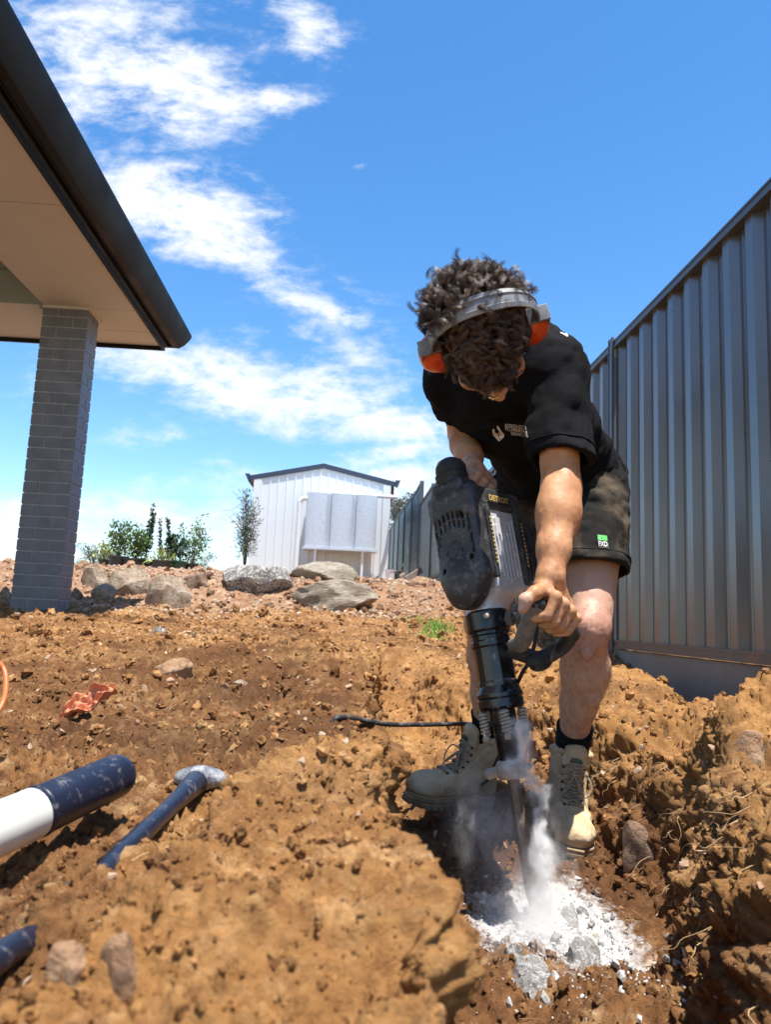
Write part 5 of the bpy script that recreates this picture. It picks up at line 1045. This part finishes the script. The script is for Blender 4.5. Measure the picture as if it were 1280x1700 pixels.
S=SDF(a-.06,a+.06,.002); sd=nrm(np.cross(d,[0,0,1])); FM=np.stack([sd,np.cross(sd,d),d],1); S.ell(a+d*.004,(.034,.014,.022),FM); S.cone(a-d*.02,a,.013,.013,.01); V_,F_=S.mesh(); pkl(mk('flared_end',lap(V_,F_,1),F_,M['wornsteel'],pk))
# roots hanging from the right bank
M['root']=simple('dry_root',(.50,.34,.17),.8,0,60,(.30,.17,.08)); rg=np.random.default_rng(33); m=MB()
def surf(x,y): return np.array([x,y,GZ(x,y)])
for (x,y,Y_,n,ln,sp) in ((1195,1440,1.02,26,.07,.05),(1120,1400,1.14,18,.07,.05),(1010,1310,1.42,26,.06,.035),(1060,1420,1.3,8,.06,.03),(1180,1560,1.02,5,.12,.03),(1240,1600,.96,4,.14,.03),(650,1140,2.6,16,.12,.07),(740,1110,3.0,12,.10,.09),(890,1180,2.4,10,.09,.06)):
    c=hit(x,y)
    for k in range(n):
        p=c+rg.normal(0,sp,3)*np.array([.5,1,.45]); p[2]=GZ(p[0]+.01,p[1])+.003; L_=ln*rg.uniform(.4,1.3); d=nrm(np.array([-.5,-.3,-.5])+rg.normal(0,.85,3)); q=[p+np.array([.02,0,.01]),p]
        for s_ in range(5): d=nrm(d+rg.normal(0,.6,3)+np.array([0,0,-.3])); q.append(q[-1]+d*L_/5)
        m.tube(spline(q,16),np.linspace(.0009,.0002,16)*rg.uniform(.35,1.2)*(.7+.35*Y_),4,False)
tag(m.build('roots',M['root'],None,True),'thin pale dry roots hanging out of the trench walls','roots',kind='stuff')
# straw and twigs
m=MB(); pp=ground_pts(700,rg,.5,8)
for p in pp:
    L_=rg.uniform(.008,.03)*(.6+p[1]*.35); d=nrm(np.r_[rg.normal(0,1,2),rg.normal(.15,.25)]); m.tube([p+[0,0,.001],p+d*L_*.5+[0,0,.002],p+d*L_+[0,0,.001]],.0005*(.7+p[1]*.3),3,False)
tag(m.build('straw',M['root'],None,True),'bits of straw and rootlets scattered over the soil','straw',kind='stuff')
# grass tufts
M['grass']=simple('grass_blade',(.16,.36,.05),.6,0,5,(.24,.46,.08)); V_=[];F_=[]
for (x,y,n,w,h) in ((727,1040,150,.10,.10),(690,1028,60,.10,.05),(705,1050,70,.12,.05),(722,1054,60,.08,.06)):
    c=hit(x,y+6)
    for k in range(n):
        p=c+np.array([rg.normal(0,w*.5),rg.normal(0,w),0]); p[2]=GZ(p[0],p[1])-.005; d=np.array([rg.normal(0,.4),rg.normal(0,.4),1])*h*rg.uniform(.5,1.2); s_=np.array([rg.normal(),rg.normal(),0]); s_=nrm(s_)*.0028; b0=len(V_)
        V_+= [p-s_,p+s_,p+d*.5+s_*.8,p+d*.5-s_*.8,p+d*np.array([1.5,1.5,.95])]; F_+=[(b0,b0+1,b0+2,b0+3)]; F_+=[]; 
        F3=globals().setdefault('F3_',[]); F3.append((b0+3,b0+2,b0+4))
tag(mk('grass',V_,[np.array(F_),np.array(F3_)],M['grass']),'small patch of fresh green grass on the slope behind the trench','grass',kind='stuff')
# ------------------------------------------------------------------ pots, plants, trees, odds and ends by the fence
M['pot']=simple('black_pot',(.022,.024,.028),.5,0,8,(.05,.045,.04)); M['potg']=simple('green_pot',(.02,.08,.055),.45); M['stem']=simple('plant_stem',(.16,.11,.06),.8,0,30,(.09,.07,.04)); M['potsoil']=simple('potting_soil',(.05,.03,.02),.95)
def leafmat(name,a,b_):
    m,nt,b=newmat(name); nt.links.new(mixc(nt,attr(nt,'rnd'),a,b_),b.inputs['Base Color']); b.inputs['Roughness'].default_value=.5; b.inputs['Transmission Weight'].default_value=.0; return m
M['lf_d']=leafmat('leaf_dark',(.018,.045,.014),(.05,.10,.028)); M['lf_m']=leafmat('leaf_mid',(.06,.12,.022),(.15,.24,.05)); M['lf_y']=leafmat('leaf_yellow',(.20,.26,.04),(.38,.40,.09)); M['lf_g']=leafmat('leaf_olive',(.06,.075,.035),(.13,.14,.07)); M['lf_e']=leafmat('gum_leaf',(.045,.06,.045),(.11,.125,.085))
def leaves(C,D,L_,W_,rng):
    """diamond leaves at C pointing D"""
    n=len(C); D=D/np.linalg.norm(D,axis=1)[:,None]; S_=np.cross(D,rng.normal(0,1,(n,3))); S_/=np.linalg.norm(S_,axis=1)[:,None]; Nn=np.cross(S_,D); L_=np.broadcast_to(L_,(n,))[:,None]; W_=np.broadcast_to(W_,(n,))[:,None]
    V_=np.stack([C,C+D*L_*.45+S_*W_/2+Nn*L_*.05,C+D*L_+Nn*L_*-.12,C+D*L_*.45-S_*W_/2+Nn*L_*.05],1).reshape(-1,3); F_=np.arange(n*4).reshape(-1,4); return V_,F_,np.repeat(rng.random(n),4)
def plant(px_,base_y,d,h,spread,nst,nlf_,ll,lw,mat,label,seed,potr=.14,poth=.16,potmat='pot',style='bush',grp='potted plants on the bank',name='potted_plant'):
    nlf=int(nlf_*1.5); rng=np.random.default_rng(seed); c=wp(px_,base_y,d); c[2]=GZ(c[0],c[1])-.01; o=empty(name,tuple(c)); tag(o,label,'plant',grp)
    if potr:
        m=MB(); m.lathe([(0,0),(potr*.78,0),(potr*.95,poth*.86),(potr*1.06,poth*.87),(potr*1.07,poth),(potr*.97,poth),(potr*.95,poth*.9),(0,poth*.9)],(0,0,0),(0,0,1),24); p_=autosmooth(m.build('pot',M[potmat],o),35)
        m=MB(); m.lathe([(0,poth*.80),(potr*.93,poth*.80),(potr*.93,poth*.93),(0,poth*.93)],(0,0,0),(0,0,1),16); m.build('potting_soil',M['potsoil'],p_)
    m=MB(); C=[];D=[]; z0=poth*.85 if potr else 0
    for s_ in range(nst):
        a=rng.uniform(0,6.28); hh=h*rng.uniform(.6,1.); top=np.array([math.cos(a)*spread*rng.uniform(.3,1),math.sin(a)*spread*rng.uniform(.3,1),hh]); q=[np.array([math.cos(a)*.02,math.sin(a)*.02,z0])]
        for k in (.33,.66,1.): q.append(q[0]+(top-q[0])*np.array([k**1.3,k**1.3,k])+rng.normal(0,.02,3))
        P_=spline(q,14); m.tube(P_,np.linspace(.007,.002,14),5,False)
        for k in range(max(1,nlf//nst)):
            t=rng.uniform(.25,1) if style!='tuft' else rng.uniform(0,.3); i=min(13,int(t*13)); off=rng.normal(0,1,3)*(ll*.9 if style=='bush' else ll*.25)*(1.1-.5*t)
            if style=='spire': off=off*.5
            C.append(P_[i]+off); D.append(rng.normal(0,.6,3)+np.array([0,0,.45 if style!='spire' else .9])+off/(np.linalg.norm(off)+1e-6)*.8)
    m.build('stem',M['stem'],o,True); V_,F_,r=leaves(np.array(C),np.array(D),ll*rng.uniform(.6,1.2,len(C)),lw,rng); mk('foliage',V_,F_,M[mat],o,False,attrs=dict(rnd=r)); return o
PD=13.
plant(171,950,PD+.5,.50,.12,5,110,.07,.035,'lf_y','low pale yellow green plant, first from the brick pillar',1,.10,.14)
plant(194,950,PD,.88,.20,7,330,.075,.035,'lf_m','light green leafy shrub on bare stems in a wide black pot',2,.165,.20)
plant(220,950,PD,.78,.26,8,460,.075,.036,'lf_m','broad bushy mid green shrub in the widest black pot',3,.20,.18)
plant(240,950,PD+.3,1.26,.10,4,420,.06,.028,'lf_d','tallest dark narrow shrub rising above the others',4,.12,.14,style='spire')
plant(259,950,PD+.5,1.02,.07,2,120,.06,.028,'lf_d','thin dark single stemmed sapling with a tuft at its top',5,.10,.14,style='spire')
plant(267,950,PD-.3,.42,.22,12,60,.22,.022,'lf_y','spiky yellow green strap leaved plant in a black pot',6,.165,.17,style='tuft')
plant(278,950,PD+.2,.98,.16,6,420,.065,.03,'lf_d','dense dark green conical shrub beside the green pot',7,.12,.14,style='spire')
plant(293,950,PD,.62,.2,6,300,.065,.03,'lf_d','dark green shrub in the dark green pot',8,.165,.17,'potg')
plant(316,950,PD+.2,1.0,.42,6,330,.075,.028,'lf_m','loose open shrub with arching stems, farthest from the pillar',9,.12,.14)
tb=plant(405,948,15.6,1.85,.22,16,900,.10,.018,'lf_g','tall thin bamboo like plant in a pot at the shed corner',10,.13,.15,style='bush',grp=None)
m=MB(); rg=np.random.default_rng(6)
for k in range(9):
    a=rg.uniform(2.2,4.2); L_=rg.uniform(.4,.8); z=rg.uniform(.7,1.5); p0=np.array([0,0,z]); m.tube(spline([p0,p0+[math.cos(a)*L_*.4,0,.2],p0+[math.cos(a)*L_*.75,0,.28*rg.uniform(0,1.5)]],8),.004,4,False)
m.build('branch',M['stem'],tb,True)
M['bark']=simple('gum_bark',(.22,.19,.16),.85,0,3,(.12,.1,.08))
def gum(px_,y0,y1,d,wpx,label,seed,nl=2600):
    rng=np.random.default_rng(seed); c=wp(px_,y1,d); top=wp(px_,y0,d)[2]; c[2]=min(c[2],GZ(c[0],c[1]))-.5; H=top-c[2]; Wd=wpx*d/1250/2; o=empty('gum_tree',tuple(c)); tag(o,label,'tree','distant gum trees')
    m=MB(); C=[];D=[]; m.tube(spline([(0,0,0),(.02*H,0,.3*H),(-.01*H,0,.6*H)],10),np.linspace(.035*H,.02*H,10),8)
    for k in range(15):
        a=rng.uniform(0,6.28); r_=Wd*rng.uniform(.2,.8); zz=H*rng.uniform(.45,.93); e=np.array([math.cos(a)*r_,math.sin(a)*r_,zz]); m.tube(spline([(0,0,.28*H),e*[.4,.4,.75],e],8),np.linspace(.015*H,.003*H,8),5,False)
        n=nl//15; q=rng.normal(0,1,(n,3)); q/=np.linalg.norm(q,axis=1)[:,None]; q=q*rng.random((n,1))**.35*np.array([Wd*.36,Wd*.36,H*.10]); C.append(e+q); D.append(q/np.linalg.norm(q,axis=1)[:,None]+rng.normal(0,.7,(n,3))+np.array([0,0,-.3]))
    m.build('trunk',M['bark'],o,True); C=np.concatenate(C); D=np.concatenate(D); V_,F_,r=leaves(C,D,.022*Wd+.10,.012*Wd+.05,rng); mk('crown',V_,F_,M['lf_e'],o,False,attrs=dict(rnd=r))
gum(155,904,955,75,70,'distant grey green gum tree between the pillar and the potted plants',1); gum(185,912,955,70,44,'smaller distant gum tree behind the light green shrub',2); gum(332,910,957,72,54,'distant rounded gum tree right of the potted plants',3)
gum(668,820,930,48,68,'dark gum tree filling the gap between the shed and the fence',4,5200); gum(-2,930,955,75,26,'far gum tree at the photo edge, left of the pillar',5,900)
gum(132,930,955,80,40,'low pale gum tree right beside the brick pillar',6,900)
# bucket and clutter at the fence foot
c=wp(648,962,15.6); c[2]=GZ(c[0],c[1])-.01; bk=empty('bucket',tuple(c)); tag(bk,'white plastic bucket standing by the shed corner','bucket')
m=MB(); m.lathe([(0,0),(.095,0),(.115,.20),(.122,.20),(.122,.215),(.108,.215),(.09,.02),(0,.02)],(0,0,0),(0,0,1),24); autosmooth(m.build('bucket_body',M['pvc'],bk),35)
m=MB(); t=np.linspace(0,np.pi,16); m.tube(np.c_[.12*np.cos(t),-.06*np.sin(t),.205+.03*np.sin(t)],.004,6); m.build('handle',M['gutter'],bk,True)
c=wp(661,962,15.6); c[2]=GZ(c[0],c[1]); bg_=empty('tool_bag',tuple(c)); tag(bg_,'dark tool bag with handles sticking out, leaning by the bucket','bag')
S=SDF((-.2,-.15,-.05),(.2,.15,.40),.008); S.box((0,0,.09),(.10,.08,.11),rd=.04); S.ell((.04,-.02,.2),(.05,.05,.04),k=.03); S.disp(lambda P:-.012*fbm(P,14,3),.03); V_,F_=S.mesh(); mk('bag_body',V_,F_,M['rub'],bg_)
m=MB(); m.tube([(0,0,.1),(.10,0,.36)],.018,8); m.tube([(-.03,0,.1),(.03,.02,.27)],.012,8); m.build('tool_handle',M['rub'],bg_,True)
rock('stone',663,673,950,964,15.2,'small pale stone beside the dark tool bag',M['r_tan'],41,None,'stone',lvl=2)
c=wp(682,958,14.6); c[2]=GZ(c[0],c[1]); m=MB(); m.bar(c+[-.10,-.1,.02],c+[.22,.12,.24],.03,.12); tag(m.build('plank',M['plinth']),'dark plank leaning against the fence foot','plank')
# ------------------------------------------------------------------ dust
m,nt,b=newmat('dust'); nt.nodes.remove(b); pv=nt.nodes.new('ShaderNodeVolumePrincipled'); nt.links.new(pv.outputs[0],nt.nodes['Material Output'].inputs['Volume']); pv.inputs['Color'].default_value=(.995,.995,.995,1); pv.inputs['Anisotropy'].default_value=.0
g=nt.nodes.new('ShaderNodeNewGeometry').outputs['Position']
def vm(op,a,b_=None,out=0):
    n=nt.nodes.new('ShaderNodeVectorMath'); n.operation=op
    for i,v in enumerate((a,b_)):
        if v is None: continue
        if isinstance(v,(tuple,list,np.ndarray)): n.inputs[i].default_value=tuple(float(q) for q in v)
        else: nt.links.new(v,n.inputs[i])
    return n.outputs[out]
wn=nt.nodes.new('ShaderNodeTexNoise'); wn.inputs['Scale'].default_value=14; wn.inputs['Detail'].default_value=4; nt.links.new(g,wn.inputs[0])
gw=vm('ADD',g,vm('MULTIPLY',vm('SUBTRACT',wn.outputs['Color'],(.5,.5,.5)),(.10,.10,.10)))
def seg(A,B,r0,r1,st):
    A=np.array(A);B=np.array(B);ab=B-A; rel=vm('SUBTRACT',gw,A); t=mth(nt,'DIVIDE',vm('DOT_PRODUCT',rel,ab,1),float(ab@ab),clamp=True)
    sc=nt.nodes.new('ShaderNodeVectorMath'); sc.operation='SCALE'; sc.inputs[0].default_value=tuple(ab); nt.links.new(t,sc.inputs['Scale']); dd=vm('LENGTH',vm('SUBTRACT',rel,sc.outputs[0]),None,1)
    rad=mth(nt,'ADD',mth(nt,'MULTIPLY',t,r1-r0),r0); q=mth(nt,'DIVIDE',dd,rad); return mth(nt,'MULTIPLY',mth(nt,'POWER',2.718,mth(nt,'MULTIPLY',mth(nt,'MULTIPLY',q,q),-1.6)),st)
s1=seg(wp(862,1215,1.46),wp(884,1320,1.47),.016,.017,80); s2=seg(wp(889,1310,1.47),wp(906,1500,1.45),.011,.020,150); s3=seg(wp(880,1500,1.45),wp(905,1590,1.28),.045,.06,15); s4=seg(wp(800,1350,1.62),wp(850,1440,1.5),.08,.07,5.); s5=seg(wp(915,1370,1.56),wp(925,1480,1.48),.03,.05,4)
tot=mth(nt,'ADD',mth(nt,'ADD',s1,s2),mth(nt,'ADD',mth(nt,'ADD',s3,s4),s5))
mp=nt.nodes.new('ShaderNodeMapping'); mp.inputs['Scale'].default_value=(1,1,.45); nt.links.new(gw,mp.inputs[0]); fn=nz(nt,42,6,.7,mp.outputs[0]); den=mth(nt,'MULTIPLY',tot,ramp(nt,fn,[(.42,(.0,.0,.0)),(.60,(1.9,1.9,1.9))])); den=mth(nt,'MAXIMUM',mth(nt,'SUBTRACT',den,.35),0)
nt.links.new(den,pv.inputs['Density']); M['dustv']=m
V_=ICO[3][0]*np.array([.24,.34,.42])+np.array([.39,1.48,-.42]); du=mk('dust_cloud',V_,ICO[3][1],M['dustv']); tag(du,'white dust cloud blown up round the jackhammer chisel','dust',kind='stuff')
m.cycles.homogeneous_volume=False
try: m.cycles.volume_step_rate=.35
except Exception: pass
